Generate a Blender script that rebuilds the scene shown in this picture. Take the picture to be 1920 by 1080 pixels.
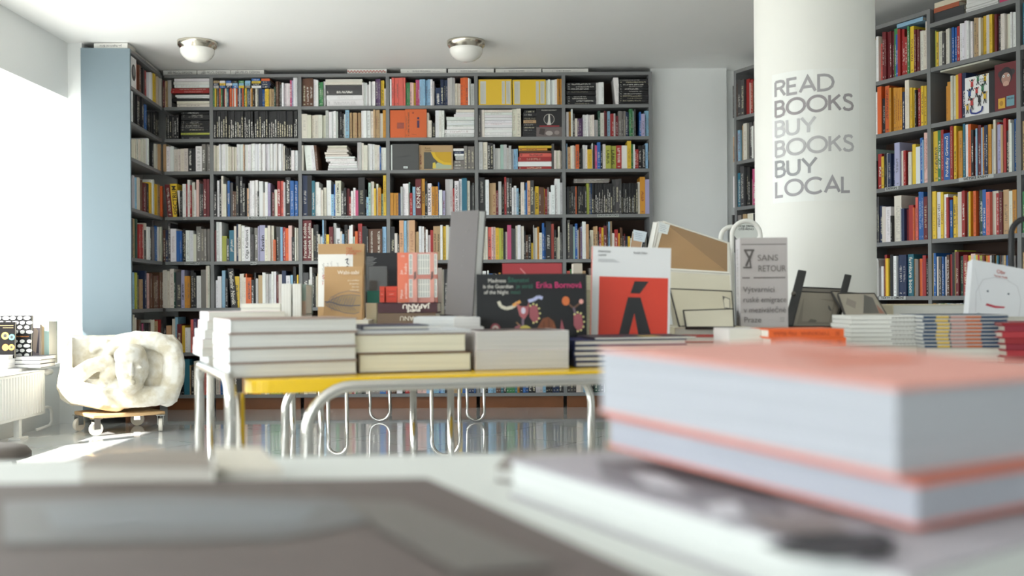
import bpy, bmesh, math, random
from mathutils import Vector, Matrix
random.seed(7)
for o in list(bpy.data.objects): bpy.data.objects.remove(o)
SC = bpy.context.scene
COL = SC.collection
# ------------------------------------------------------------------ camera, world, sun, exposure
F = 1867.0; ROLL = 0.0065; EYE = 0.82; HY = 560.0
cd = bpy.data.cameras.new('camera'); cam = bpy.data.objects.new('camera', cd); COL.objects.link(cam)
cam.location = (0, 0, EYE); cam.rotation_euler = (math.pi/2, ROLL, 0)
cd.sensor_width = 36; cd.lens = 36*F/1920; cd.shift_y = (HY-540)/1920.0
cd.clip_start = .02
cd.dof.use_dof = True; cd.dof.focus_distance = 5.2; cd.dof.aperture_fstop = 2.7
SC.camera = cam
SC.view_settings.view_transform = 'Standard'; SC.view_settings.look = 'None'
SC.view_settings.exposure = -0.60; SC.view_settings.gamma = 1.0; SC.view_settings.use_curve_mapping = False
world = bpy.data.worlds.new('sky'); SC.world = world; world.use_nodes = True
bg = world.node_tree.nodes['Background']; bg.inputs[0].default_value = (.80, .91, 1.0, 1); bg.inputs[1].default_value = 10.5
_nt = world.node_tree; _tc = _nt.nodes.new('ShaderNodeTexCoord'); _sp = _nt.nodes.new('ShaderNodeSeparateXYZ'); _cr = _nt.nodes.new('ShaderNodeValToRGB')
_nt.links.new(_tc.outputs['Generated'], _sp.inputs[0]); _mr = _nt.nodes.new('ShaderNodeMapRange'); _mr.inputs[1].default_value = -1; _nt.links.new(_sp.outputs[2], _mr.inputs[0]); _nt.links.new(_mr.outputs[0], _cr.inputs[0])
_e = _cr.color_ramp.elements; _e[0].position = .47; _e[0].color = (.50, .52, .50, 1); _e[1].position = .53; _e[1].color = (.84, .91, .95, 1); _nt.links.new(_cr.outputs[0], bg.inputs[0])
sd = bpy.data.lights.new('sun', 'SUN'); sd.energy = 28; sd.angle = .009; sd.color = (1, .96, .90)
sun = bpy.data.objects.new('sun', sd); COL.objects.link(sun)
sun.rotation_euler = Vector((1, 1.0, -1.04)).to_track_quat('-Z', 'Y').to_euler()
def portal(name, loc, direction, sx, sy):
    l = bpy.data.lights.new(name, 'AREA'); l.shape = 'RECTANGLE'; l.size = sx; l.size_y = sy
    l.cycles.is_portal = True
    o = bpy.data.objects.new(name, l); COL.objects.link(o); o.location = loc
    o.rotation_euler = Vector(direction).to_track_quat('-Z', 'Y').to_euler()
portal('daylight_front_fill', (-2.1, -3.99, 1.4), (0, 1, 0), 1.8, 2.0)  # portal of the unseen opening added behind the camera as frontal fill
portal('daylight_side_windows', (-4.19, 1.5, 1.30), (1, 0, 0), 10.2, 1.78)
SC.cycles.use_denoising = True
SC.cycles.max_bounces = 8; SC.cycles.diffuse_bounces = 6; SC.cycles.glossy_bounces = 4
SC.cycles.sample_clamp_indirect = 6.0
SC.cycles.caustics_reflective = False; SC.cycles.caustics_refractive = False

# ------------------------------------------------------------------ helpers
def lin(c):
    if isinstance(c, str): c = [int(c[i:i+2], 16)/255 for i in (0, 2, 4)]
    return tuple((x/12.92 if x <= .04045 else ((x+.055)/1.055)**2.4) for x in c[:3])
def W(px, py, Y):
    dx = px-960; dy = HY-py
    lx = dx*math.cos(ROLL)+dy*math.sin(ROLL); lz = -dx*math.sin(ROLL)+dy*math.cos(ROLL)
    return Vector((lx*Y/F, Y, EYE+lz*Y/F))
def ray(px, py): return W(px, py, 1.0)-Vector((0, 0, EYE))
def G(px, py, z):                        # the point at height z seen at a pixel
    r = ray(px, py); t = (z-EYE)/r.z
    return Vector((r.x*t, r.y*t, z))
MATS = {}
def mat(col, rough=.6, metal=0, spec=.5, noise=0, nscale=20, name=None, trans=0, coat=0, bump=0):
    key = (col, rough, metal, spec, noise, nscale, trans, coat, bump)
    if key in MATS: return MATS[key]
    m = bpy.data.materials.new(name or 'surface'); m.use_nodes = True
    nt = m.node_tree; b = nt.nodes['Principled BSDF']
    c = lin(col); b.inputs['Base Color'].default_value = (*c, 1)
    b.inputs['Roughness'].default_value = rough; b.inputs['Metallic'].default_value = metal
    b.inputs['Specular IOR Level'].default_value = spec
    b.inputs['Transmission Weight'].default_value = trans
    b.inputs['Coat Weight'].default_value = coat
    if noise or bump:
        tc = nt.nodes.new('ShaderNodeTexCoord'); n = nt.nodes.new('ShaderNodeTexNoise'); n.inputs['Scale'].default_value = nscale
        n.inputs['Detail'].default_value = 4
        nt.links.new(tc.outputs['Object'], n.inputs['Vector'])
        if noise:
            r = nt.nodes.new('ShaderNodeMix'); r.data_type = 'RGBA'
            r.inputs[6].default_value = (*[x*(1-noise) for x in c], 1); r.inputs[7].default_value = (*[min(1, x*(1+noise)) for x in c], 1)
            nt.links.new(n.outputs['Fac'], r.inputs[0]); nt.links.new(r.outputs[2], b.inputs['Base Color'])
        if bump:
            bp = nt.nodes.new('ShaderNodeBump'); bp.inputs['Strength'].default_value = bump; bp.inputs['Distance'].default_value = .01
            nt.links.new(n.outputs['Fac'], bp.inputs['Height']); nt.links.new(bp.outputs[0], b.inputs['Normal'])
    MATS[key] = m
    return m
def pages_mat(col='dcd9cf', axis=2, scale=700):
    key = ('pages', col, axis)
    if key in MATS: return MATS[key]
    m = bpy.data.materials.new('page_edges'); m.use_nodes = True; nt = m.node_tree; b = nt.nodes['Principled BSDF']
    tc = nt.nodes.new('ShaderNodeTexCoord'); mp = nt.nodes.new('ShaderNodeMapping'); n = nt.nodes.new('ShaderNodeTexNoise')
    sc = [3, 3, 3]; sc[axis] = scale; mp.inputs['Scale'].default_value = sc; n.inputs['Scale'].default_value = 1; n.inputs['Detail'].default_value = 1
    r = nt.nodes.new('ShaderNodeMix'); r.data_type = 'RGBA'; c = lin(col)
    r.inputs[6].default_value = (*[x*.72 for x in c], 1); r.inputs[7].default_value = (*[min(1, x*1.12) for x in c], 1)
    nt.links.new(tc.outputs['Object'], mp.inputs[0]); nt.links.new(mp.outputs[0], n.inputs['Vector'])
    nt.links.new(n.outputs['Fac'], r.inputs[0]); nt.links.new(r.outputs[2], b.inputs['Base Color'])
    b.inputs['Roughness'].default_value = .85
    MATS[key] = m; return m

class MB:
    def __init__(s): s.v = []; s.f = []; s.mi = []; s.m = []; s.cur = 0; s.sm = []; s.smooth = False
    def use(s, m):
        if m not in s.m: s.m.append(m)
        s.cur = s.m.index(m); return s
    def poly(s, pts):
        n = len(s.v); s.v += [tuple(p) for p in pts]; s.f.append(tuple(range(n, n+len(pts)))); s.mi.append(s.cur); s.sm.append(s.smooth)
    def mesh(s, vs, fs):
        n = len(s.v); s.v += [tuple(p) for p in vs]
        for f in fs: s.f.append(tuple(n+i for i in f)); s.mi.append(s.cur); s.sm.append(s.smooth)
    def box(s, x0, y0, z0, x1, y1, z1, M=None):
        vs = [Vector((x, y, z)) for z in (z0, z1) for x, y in ((x0, y0), (x1, y0), (x1, y1), (x0, y1))]
        if M is not None: vs = [M @ v for v in vs]
        s.mesh(vs, [(0, 3, 2, 1), (4, 5, 6, 7), (0, 1, 5, 4), (1, 2, 6, 5), (2, 3, 7, 6), (3, 0, 4, 7)]); return s
    def prism(s, pts, h):      # pts: base loop (CCW), h: vector
        n = len(pts); h = Vector(h); vs = [Vector(p) for p in pts]+[Vector(p)+h for p in pts]
        s.mesh(vs, [tuple(reversed(range(n))), tuple(range(n, 2*n))]+[(i, (i+1) % n, n+(i+1) % n, n+i) for i in range(n)]); return s
    def tube(s, path, r, seg=12, cap=True):
        s.smooth = True; path = [Vector(p) for p in path]; rings = []; up = None
        for i, p in enumerate(path):
            a = path[max(0, i-1)]; b = path[min(len(path)-1, i+1)]; t = (b-a).normalized()
            if up is None: up = Vector((0, 0, 1)) if abs(t.z) < .9 else Vector((1, 0, 0))
            x = t.cross(up).normalized(); up = x.cross(t).normalized()
            rr = r[i] if isinstance(r, (list, tuple)) else r
            rings.append([p+(x*math.cos(2*math.pi*k/seg)+up*math.sin(2*math.pi*k/seg))*rr for k in range(seg)])
        vs = [v for g in rings for v in g]; fs = []
        for i in range(len(rings)-1):
            for k in range(seg):
                a = i*seg+k; b = i*seg+(k+1) % seg; fs.append((a, b, b+seg, a+seg))
        if cap: fs.append(tuple(reversed(range(seg)))); fs.append(tuple(range(len(vs)-seg, len(vs))))
        s.mesh(vs, fs); s.smooth = False; return s
    def lathe(s, c, prof, seg=40):
        s.smooth = True; c = Vector(c); vs = []
        for r, z in prof:
            for k in range(seg):
                a = 2*math.pi*k/seg; vs.append(c+Vector((r*math.cos(a), r*math.sin(a), z)))
        fs = [(i*seg+k, i*seg+(k+1) % seg, (i+1)*seg+(k+1) % seg, (i+1)*seg+k) for i in range(len(prof)-1) for k in range(seg)]
        s.mesh(vs, fs); s.smooth = False; return s
    def build(s, name, parent=None, m=None, bevel=0):
        me = bpy.data.meshes.new(name); me.from_pydata(s.v, [], s.f)
        if m is not None and not s.m: s.m = [m]
        for x in s.m: me.materials.append(x)
        me.polygons.foreach_set('material_index', s.mi); me.polygons.foreach_set('use_smooth', s.sm); me.update()
        o = bpy.data.objects.new(name, me); COL.objects.link(o)
        if parent is not None: o.parent = parent
        if bevel:
            b = o.modifiers.new('bevel', 'BEVEL'); b.width = bevel; b.segments = 2; b.limit_method = 'ANGLE'
        return o
def tag(o, label, cat, group=None):
    o['label'] = label; o['category'] = cat
    if group: o['group'] = group
    return o
def structure(o): o['kind'] = 'structure'; return o
def empty(name, label, cat, M=None, group=None):
    o = bpy.data.objects.new(name, None); COL.objects.link(o); o.empty_display_size = .05
    if M is not None: o.matrix_world = M
    return tag(o, label, cat, group)
TCACHE = {}
def text_mesh(body, size, align='LEFT', bold=0, sx=1, spacing=1, lines=1.0, valign='TOP_BASELINE'):
    c = bpy.data.curves.new('lettering', 'FONT'); c.body = body; c.size = size; c.align_x = align; c.offset = bold
    c.space_character = spacing; c.space_line = lines; c.align_y = valign; c.resolution_u = 3; c.extrude = 0.0002
    o = bpy.data.objects.new('lettering', c); COL.objects.link(o)
    dg = bpy.context.evaluated_depsgraph_get(); dg.update()
    me = bpy.data.meshes.new_from_object(o.evaluated_get(dg)); bpy.data.objects.remove(o); bpy.data.curves.remove(c)
    if sx != 1: me.transform(Matrix.Diagonal((sx, 1, 1, 1)))
    return me
def text(body, size, m, M, parent=None, name='lettering', **k):
    me = text_mesh(body, size, **k); me.materials.clear(); me.materials.append(m)
    me.transform(M); me.name = name
    o = bpy.data.objects.new(name, me); COL.objects.link(o)
    if parent is not None: o.parent = parent
    return o
def frame(origin, x, y):           # matrix with local x, y axes and z = x cross y
    x = Vector(x).normalized(); y = Vector(y).normalized(); z = x.cross(y).normalized(); y = z.cross(x)
    M = Matrix((x, y, z)).transposed().to_4x4(); M.translation = Vector(origin); return M

# ------------------------------------------------------------------ the room
H = 2.56; EW = 6.70
wallm = mat('e9ebea', .75, noise=.03, nscale=3, name='white_plaster')
ceilm = mat('efefed', .7, noise=.02, nscale=2, name='ceiling_paint')
def tile_floor():
    m = bpy.data.materials.new('polished_tiles'); m.use_nodes = True; nt = m.node_tree; b = nt.nodes['Principled BSDF']
    tc = nt.nodes.new('ShaderNodeTexCoord'); mp = nt.nodes.new('ShaderNodeMapping'); mp.inputs['Rotation'].default_value = (0, 0, .62)
    br = nt.nodes.new('ShaderNodeTexBrick'); br.offset = 0; br.inputs['Scale'].default_value = 1
    br.inputs['Brick Width'].default_value = .6; br.inputs['Row Height'].default_value = .6; br.inputs['Mortar Size'].default_value = .002
    br.inputs['Mortar Smooth'].default_value = 0; br.inputs['Color1'].default_value = (*lin('dadcdc'), 1); br.inputs['Color2'].default_value = (*lin('dee0df'), 1)
    br.inputs['Mortar'].default_value = (*lin('aaa69f'), 1)
    n = nt.nodes.new('ShaderNodeTexNoise'); n.inputs['Scale'].default_value = 5; n.inputs['Detail'].default_value = 6
    mx = nt.nodes.new('ShaderNodeMix'); mx.data_type = 'RGBA'; mx.blend_type = 'MULTIPLY'; mx.inputs[0].default_value = .12
    nt.links.new(tc.outputs['Object'], mp.inputs[0]); nt.links.new(mp.outputs[0], br.inputs['Vector'])
    nt.links.new(tc.outputs['Object'], n.inputs['Vector'])
    nt.links.new(br.outputs['Color'], mx.inputs[6]); nt.links.new(n.outputs['Color'], mx.inputs[7]); nt.links.new(mx.outputs[2], b.inputs['Base Color'])
    b.inputs['Roughness'].default_value = .07; b.inputs['Specular IOR Level'].default_value = .75
    b.inputs['Coat Weight'].default_value = .6; b.inputs['Coat Roughness'].default_value = .03
    return m
structure(MB().box(-4.3, -4.1, -.1, 6.5, 8.3, 0).build('floor', m=tile_floor()))
structure(MB().box(-4.3, -4.1, H, 6.5, 8.3, H+.1).build('ceiling', m=ceilm))
w = MB().use(wallm)
w.box(-3.20, -4, 2.187, -2.98, EW, H)                       # beam above the window recess
w.box(-4.3, -4, 2.187, -3.2, EW, H)
w.box(-4.3, -4, 0, -4.2, EW, .42); w.box(-4.3, -4, .42, -4.2, -3.6, 2.2)
w.box(-4.2, -4, 0, -3.05, EW, .385)                         # parapet under the sill
structure(w.build('wall_left'))
structure(MB().use(mat('f4f3f0', .4)).box(-4.2, -4, .385, -3.03, EW, .41).build('trim_1', bevel=.003))   # window sill
structure(MB().use(wallm).box(-4.3, EW, 0, -2.885, EW+1.4, H).build('wall_end'))
structure(MB().use(wallm).box(-2.95, 7.80, 0, 1.2, 7.9, H).box(1.062, 7.56, 0, 1.64, 7.9, H).box(1.6, 7.63, 0, 2.4, 8.2, H).build('wall_back'))
# window frames of the side windows
w = MB().use(mat('f2f2ef', .35))
for y in (-3.57, -2.2, -.7, .9, 2.5, 4.1, 6.6):
    w.box(-4.24, y-.03, .42, -4.17, y+.03, 2.187)
w.box(-4.24, -3.6, .41, -4.17, EW, .47).box(-4.24, -3.6, 2.04, -4.17, EW, 2.19)
structure(w.build('window_1'))
# wall behind the camera, with an unseen window added for frontal fill
w = MB().use(wallm).box(-4.3, -4.1, 0, -3, -4, H).box(-1.2, -4.1, 0, 6.5, -4, H).box(-3, -4.1, 0, -1.2, -4, .4).box(-3, -4.1, 2.4, -1.2, -4, H)
structure(w.build('wall_front'))
w = MB().use(mat('f2f2ef', .35))
for x in (-3, -2.1, -1.2): w.box(x-.03, -4.08, .4, x+.03, -4.02, 2.4)
structure(w.build('window_front_fill'))
# right wall follows the right bookcase
RO = Vector((1.607, 7.30, 0)); RU = Vector((.4553, -.8904, 0)).normalized(); RD = Vector((-RU.y, RU.x, 0))
def RP(s, d, z): return RO+RU*s+RD*d+Vector((0, 0, z))
w = MB().use(wallm); w.prism([RP(-.3, .30, 0), RP(5.9, .30, 0), RP(5.9, .40, 0), RP(-.3, .40, 0)], (0, 0, H))
w.box(4.5, -4.1, 0, 6.4, 2.2, H)
structure(w.build('wall_right'))
# round column
CC = W(1527, 300, 4.40); CR = .2565
structure(MB().use(mat('e6e5df', .7, noise=.03, nscale=3)).lathe((CC.x, CC.y, 0), [(CR, 0), (CR, .6), (CR, 1.2), (CR, 1.9), (CR, H)], 96).build('column'))
# ------------------------------------------------------------------ bookcases
shelfm = mat('7b7c7d', .5, noise=.03, nscale=4, name='grey_lacquer')
backm = mat('3f2c22', .8, noise=.15, nscale=8, name='dark_brown_hardboard')
plinthm = mat('7a4a28', .45, noise=.2, nscale=6, name='wood_plinth')
bluem = mat('76868f', .55, noise=.02, nscale=4, name='pale_blue_side_panel')
T = .024
class Unit:
    def __init__(s, key, O, U, depth): s.key = key; s.O = Vector(O); s.U = Vector(U).normalized(); s.D = Vector((-s.U.y, s.U.x, 0)); s.depth = depth; s.ang = math.atan2(s.U.y, s.U.x)
    def P(s, a, d, z): return s.O+s.U*a+s.D*d+Vector((0, 0, z))
    def hit(s, px, py, inset=0):
        r = ray(px, py); n = s.D; p0 = s.O+n*inset; t = (p0.dot(n))/r.dot(n)
        p = Vector((0, 0, EYE))+r*t; q = p-s.O
        return q.dot(s.U), p.z
BZ = [2.274, 2.034, 1.791, 1.450, 1.114, .765, .430, .112]   # surfaces of the shelves, top row first
RZ = [2.130, 1.808, 1.475, 1.147, .820, .492, .165]
LC = Vector((-2.617, 7.47, 0)); LN = Vector((-2.556, 6.685, 0))
UB = Unit('back', (0, 7.47, 0), (1, 0, 0), .30)
UL = Unit('left', LN, LC-LN, .32)
UR = Unit('right', RO, RU, .28)
UB.div = [-2.247, -1.584, -.924, -.260, .396, 1.0485]
LEN_L = (LC-LN).length
def case(u, label, spans, zs, tops, divs, name='bookcase', plinth_z=.088):
    root = empty(name, label, 'bookcase', Matrix.Translation(u.P(0, 0, 0)) @ Matrix.Rotation(u.ang, 4, 'Z'))
    def board(nm, a0, a1, d0, d1, z0, z1, m):
        return MB().use(m).box(a0, d0, z0, a1, d1, z1).build(nm, root)
    for i, (a0, a1) in enumerate(spans):
        for z in zs: board('shelf', a0+.0, a1-.0, .002, u.depth-.012, z-T, z, shelfm)
        board('top_board', a0, a1, .0, u.depth-.012, tops[i]-T, tops[i], shelfm)
        board('back_panel', a0, a1, u.depth-.012, u.depth, plinth_z, tops[i], backm)
        if plinth_z > .05: board('plinth', a0, a1, .03, .05, 0, plinth_z-.0, plinthm)
    for a, z1, w, m in divs:
        board('side_panel' if m is not shelfm or a in (divs[0][0], divs[-1][0]) else 'divider', a-w/2, a+w/2, 0, u.depth-.0, plinth_z, z1, m)
    return root
bs = [(-2.60, UB.div[0]-.013)]+[(UB.div[i]+.013, UB.div[i+1]-.013) for i in range(5)]
case(UB, 'long grey wall-to-wall bookcase of six bays along the back wall', bs, BZ, [2.517]*6, [(x, 2.517, .026, shelfm) for x in UB.div])
case(UL, 'short grey corner bookcase with pale blue end panel beside the window', [(.024, LEN_L)], BZ, [2.517], [(.012, 2.517, .024, bluem)])
rd = [.024*2.326, .268*2.326, .512*2.326, .756*2.326, 1.0*2.326, 1.244*2.326]
UR.div = rd
rs = [(rd[i]+.012, rd[i+1]-.012) for i in range(5)]
case(UR, 'tall grey bookcase on the slanting right wall, partly behind the column', rs, RZ, [2.47, 2.47, 2.47, 2.385, 2.47],
     [(x, 2.47, .024, shelfm) for x in rd], plinth_z=.14)

# ------------------------------------------------------------------ shelf books
PAL = dict(W='ececec', w='ddd8cb', g='bdbcbc', G='7d7875', D='4b4a4b', K='1f1f22', k='1d1d20', R='a52c2c', r='6b1f26', O='d8652f', o='dcae84',
           Y='e2bd34', y='c98d2b', N='5e3d2a', n='b89a72', B='2560a8', b='8fb9d6', V='1f2f52', T='2b6f86', t='a5c6bb', E='3c8450', e='23473b',
           L='a9ad46', P='c04f7c', p='dcb9b2', U='5b4068', u='a9a6c8', C='d9665a')
NAMES = dict(W='white', w='cream', g='pale grey', G='grey', D='dark grey', K='black', k='black', R='red', r='maroon', O='orange', o='peach', Y='yellow',
             y='ochre', N='brown', n='tan', B='blue', b='light blue', V='navy', T='teal', t='mint', E='green', e='dark green', L='olive', P='magenta',
             p='pale pink', U='purple', u='lavender', C='coral')
def spine_material():
    m = bpy.data.materials.new('book_covers'); m.use_nodes = True; nt = m.node_tree; b = nt.nodes['Principled BSDF']; N = nt.nodes.new; L = nt.links.new
    def attr(n): a = N('ShaderNodeAttribute'); a.attribute_name = n; return a
    c = attr('col'); t = attr('txt'); p = attr('par')
    uv = N('ShaderNodeUVMap'); uv.uv_map = 'UVMap'; sx = N('ShaderNodeSeparateXYZ'); L(uv.outputs[0], sx.inputs[0])
    sp = N('ShaderNodeSeparateColor'); L(p.outputs['Color'], sp.inputs[0])
    def math_(op, a, b_=None, c_=None):
        n = N('ShaderNodeMath'); n.operation = op
        for i, v in enumerate((a, b_, c_)):
            if v is None: continue
            if isinstance(v, (int, float)): n.inputs[i].default_value = v
            else: L(v, n.inputs[i])
        return n.outputs[0]
    U, V = sx.outputs[0], sx.outputs[1]
    cu = math_('ABSOLUTE', math_('SUBTRACT', U, .5))
    inu = math_('LESS_THAN', cu, .24)
    inv = math_('MULTIPLY', math_('GREATER_THAN', V, sp.outputs[1]), math_('LESS_THAN', V, sp.outputs[2]))
    pub = math_('MULTIPLY', math_('GREATER_THAN', V, .012), math_('LESS_THAN', V, .022))
    band = math_('MAXIMUM', inv, pub)
    cm = N('ShaderNodeCombineXYZ'); L(math_('MULTIPLY', U, 2.2), cm.inputs[0]); L(math_('MULTIPLY', V, 230), cm.inputs[1]); L(math_('MULTIPLY', sp.outputs[0], 91), cm.inputs[2])
    n = N('ShaderNodeTexNoise'); n.inputs['Scale'].default_value = 1; n.inputs['Detail'].default_value = 0; L(cm.outputs[0], n.inputs['Vector'])
    gl = math_('GREATER_THAN', n.outputs['Fac'], .47)
    mask = math_('MULTIPLY', math_('MULTIPLY', math_('MULTIPLY', inu, band), gl), p.outputs['Alpha'])
    mx = N('ShaderNodeMix'); mx.data_type = 'RGBA'; L(mask, mx.inputs[0]); L(c.outputs['Color'], mx.inputs[6]); L(t.outputs['Color'], mx.inputs[7])
    L(mx.outputs[2], b.inputs['Base Color']); b.inputs['Roughness'].default_value = .5
    return m
SPM = spine_material()
class Quads:
    def __init__(s): s.v = []; s.f = []; s.c = []; s.t = []; s.p = []; s.uv = []
    def q(s, pts, col, txt=(0, 0, 0), par=(0, 0, 0, 0), uv=((0, 0), (0, 0), (0, 0), (0, 0))):
        n = len(s.v); s.v += [tuple(p) for p in pts]; s.f.append((n, n+1, n+2, n+3)); s.c += [(*col, 1)]*4; s.t += [(*txt, 1)]*4; s.p += [par]*4; s.uv += list(uv)
    def add(s, o, M):
        n = len(s.v); s.v += [tuple(M @ Vector(p)) for p in o.v]; s.f += [tuple(i+n for i in f) for f in o.f]
        s.c += o.c; s.t += o.t; s.p += o.p; s.uv += o.uv
    def build(s, name):
        me = bpy.data.meshes.new(name); me.from_pydata(s.v, [], s.f); me.materials.append(SPM)
        for nm, data in (('col', s.c), ('txt', s.t), ('par', s.p)):
            a = me.color_attributes.new(nm, 'FLOAT_COLOR', 'CORNER'); a.data.foreach_set('color', [x for t in data for x in t])
        u = me.uv_layers.new(name='UVMap'); u.data.foreach_set('uv', [x for t in s.uv for x in t]); me.update()
        o = bpy.data.objects.new(name, me); COL.objects.link(o); return o
def qbox(Q, x0, y0, z0, x1, y1, z1, col, spine=None):
    a = [(x0, y0, z0), (x1, y0, z0), (x1, y1, z0), (x0, y1, z0), (x0, y0, z1), (x1, y0, z1), (x1, y1, z1), (x0, y1, z1)]
    for f in ((0, 3, 2, 1), (4, 5, 6, 7), (1, 2, 6, 5), (2, 3, 7, 6), (3, 0, 4, 7)): Q.q([a[i] for i in f], col)
    f = (0, 1, 5, 4)
    if spine: Q.q([a[i] for i in f], spine[0], spine[1], spine[2], spine[3])
    else: Q.q([a[i] for i in f], col)
def book_geom(w, h, d, code, lying=False, lean=0.0, plain=False):
    """upright: w thickness (x), h height (z); lying: w length (x), h thickness (z); spine on the y=0 side"""
    Q = Quads()
    if code == 'M': code = random.choice('WwYRBbKNnOTEgGVy')
    base = list(lin(PAL[code])); j = random.uniform(.88, 1.1); base = tuple(min(.9, max(.008, x*j*random.uniform(.96, 1.04))) for x in base)
    lum = .3*base[0]+.6*base[1]+.1*base[2]
    txt = lin(random.choice(['e8e6df', 'dcd8d0', 'd9d2b4'])) if lum < .25 else lin(random.choice(['2a2a2c', '55504a', '3b3b44', '7a2520']))
    L = w if lying else h
    if code == 'k': v0, v1 = L*.08, L*random.choice([.55, .62, .7, .5, .8]); al = 1
    else:
        v0 = L*random.uniform(.12, .35); v1 = L*random.uniform(.6, .93); al = random.choice([.8, .5, .65, .3, 0]) if not plain else 0
        if code in 'Wwg' : al *= .4
    par = (random.random(), v0, v1, al)
    t = w if not lying else h
    c = min(.0022, t*.15)
    pg = lin('d9d4c6') if random.random() < .6 else lin('e2e1dc')
    sp = max(.0035, t*.08)
    if lying:
        uv = ((0, 0), (0, w), (1, w), (1, 0))
        qbox(Q, 0, 0, 0, w, sp, h, base, (base, txt, par, uv))
        qbox(Q, 0, sp, 0, w, d, c, base); qbox(Q, 0, sp, h-c, w, d, h, base)
        qbox(Q, .003, sp, c, w-.003, d-.004, h-c, pg)
    else:
        uv = ((0, 0), (1, 0), (1, h), (0, h))
        qbox(Q, 0, 0, 0, w, sp, h, base, (base, txt, par, uv))
        qbox(Q, 0, sp, 0, c, d, h, base); qbox(Q, w-c, sp, 0, w, d, h, base)
        qbox(Q, c, sp, .003, w-c, d-.004, h-.004, pg)
        if lean: Q.v = [(x+z*lean, y, z) for x, y, z in Q.v]
    return Q
CROP = dict(A=(150, 60, 4), B=(390, 120, 5.144), C=(720, 120, 5.144), D=(1050, 60, 4), E=(230, 320, 4.5), F=(390, 320, 5.144), G=(720, 320, 5.144),
            H=(1050, 320, 4.908), I=(230, 480, 4.5), L1=(240, 130, 5.4), L2=(240, 320, 5.4), L3=(240, 480, 5.4), M=(340, 650, 9),
            R1=(1620, 0, 4.5), R2=(1620, 200, 5.4), R3=(1620, 360, 4.5), K=(1360, 110, 3.171))
ITEMS = []        # (pixel area, unit, row, bay, s, inset, z, Quads, colour code, thickness, lying)
SPECIAL = {}
def cell(u, row, bay, crop, spec, vis=1.0):
    cx, cy, cs = CROP[crop]; zs = BZ if u is not UR else RZ; z0 = zs[row-1]+.0008
    def h(x, y): return u.hit(cx+x/cs, cy+y/cs, .01)
    basey = None
    ceil = (zs[row-2] if row > 1 else (2.517 if u is not UR else (2.385 if bay == 4 else 2.47)))-T-.003
    toks = spec.replace('{', ' { ').replace('}', ' } ').split(); i = 0; cur = None
    def up(xa, xb, top, code, lean, key=None):
        a, _ = h(xa, top); b, _ = h(xb, top); _, zt = h((xa+xb)/2, top)
        hh = min(zt, ceil)-z0; wdt = b-a
        if hh < .05 or wdt < .002: return
        ins = random.choice([.004, .008, .012, .018, .025]); d = min(random.uniform(.15, .2), u.depth-.02-ins)
        cover = code.endswith('!'); code = code[0]
        if cover: Q = book_geom(wdt-.001, hh, .02, code, plain=True); ins = .004; d = .02
        else:
            ln = .0
            if lean: ln = -.09; a += .09*hh
            Q = book_geom(max(.0018, wdt-.0007), hh, d, code, lean=ln)
            if not lean and random.random() < .12 and wdt > .006: Q.v = [(x+z*random.choice([-1, 1])*0, y, z) for x, y, z in Q.v]
        ITEMS.append(dict(px=(xb-xa)/cs*(hh*F/7)*vis, u=u, row=row, bay=bay, s=a, ins=ins, z=z0, Q=Q, code=code, w=wdt, h=hh, lying=False, key=key))
    while i < len(toks):
        t = toks[i]
        if t == '{':
            i += 1; hd, first = toks[i].split('|'); xr = float(hd); ent = []
            if first: ent.append(first)
            i += 1
            while toks[i] != '}': ent.append(toks[i]); i += 1
            P = []
            for e in ent:
                k = next(j for j, ch in enumerate(e) if ch.isalpha()); y = float(e[:k]); c = e[k]; r = e[k+1:].split(',')
                P.append((y, c, float(r[0]), float(r[1]) if len(r) > 1 else xr))
            zz = []
            for (y, c, xl, x2) in P: zz.append(h((xl+x2)/2, y)[1])
            scale = 1.0
            if min(zz[0], 9) > ceil: scale = (ceil-z0)/(zz[0]-z0)
            zz = [z0+(z-z0)*scale for z in zz]+[z0]
            for j, (y, c, xl, x2) in enumerate(P):
                a, _ = h(xl, y); b, _ = h(x2, y); th = zz[j]-zz[j+1]
                if th < .002: continue
                Q = book_geom(b-a, th-.0018, .19, c, lying=True)
                ITEMS.append(dict(px=(x2-xl)/cs*(th*F/7)*vis, u=u, row=row, bay=bay, s=a, ins=random.uniform(.004, .026), z=zz[j+1], Q=Q, code=c, w=th, h=b-a, lying=True, key=None))
            cur = xr
        elif t[0] == '^':
            x0, x1, y0, y1, c, n = t[1:].split(','); n = int(n); x0, x1, y0, y1 = map(float, (x0, x1, y0, y1))
            xm = (x0+x1)/2; za = h(xm, y0)[1]; zb = h(xm, y1)[1]; a, _ = h(x0, y0); b, _ = h(x1, y0)
            za = min(za, ceil)
            for j in range(n):
                th = (za-zb)/n
                Q = book_geom(b-a-random.uniform(0, .01), th-.0006, .17, c, lying=True)
                ITEMS.append(dict(px=(x1-x0)/cs*(th*F/7)*vis, u=u, row=row, bay=bay, s=a, ins=.012, z=zb+j*th+.0005, Q=Q, code=c, w=th, h=b-a, lying=True, key=None))
        else:
            key = None
            if '#' in t: t, key = t.split('#')
            p = t.split(':'); x = float(p[0])
            if p[1] != '-':
                top = float(p[1]); c = p[2]; n = 1
                if '*' in c: c, n = c.split('*'); n = int(n)
                lean = '/' in c; c = c.replace('/', '')
                if u is UL and not c.endswith('!'): n = max(n, round((h(x, top)[0]-h(cur, top)[0])/.04))
                for k in range(n):
                    xa = cur+(x-cur)*k/n; xb = cur+(x-cur)*(k+1)/n
                    up(xa, xb, top+(random.uniform(-.35, .35)*cs if n > 1 and c != 'k' else 0), c, lean, key)
            cur = x
        i += 1
B_, L_, R_ = UB, UL, UR
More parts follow.
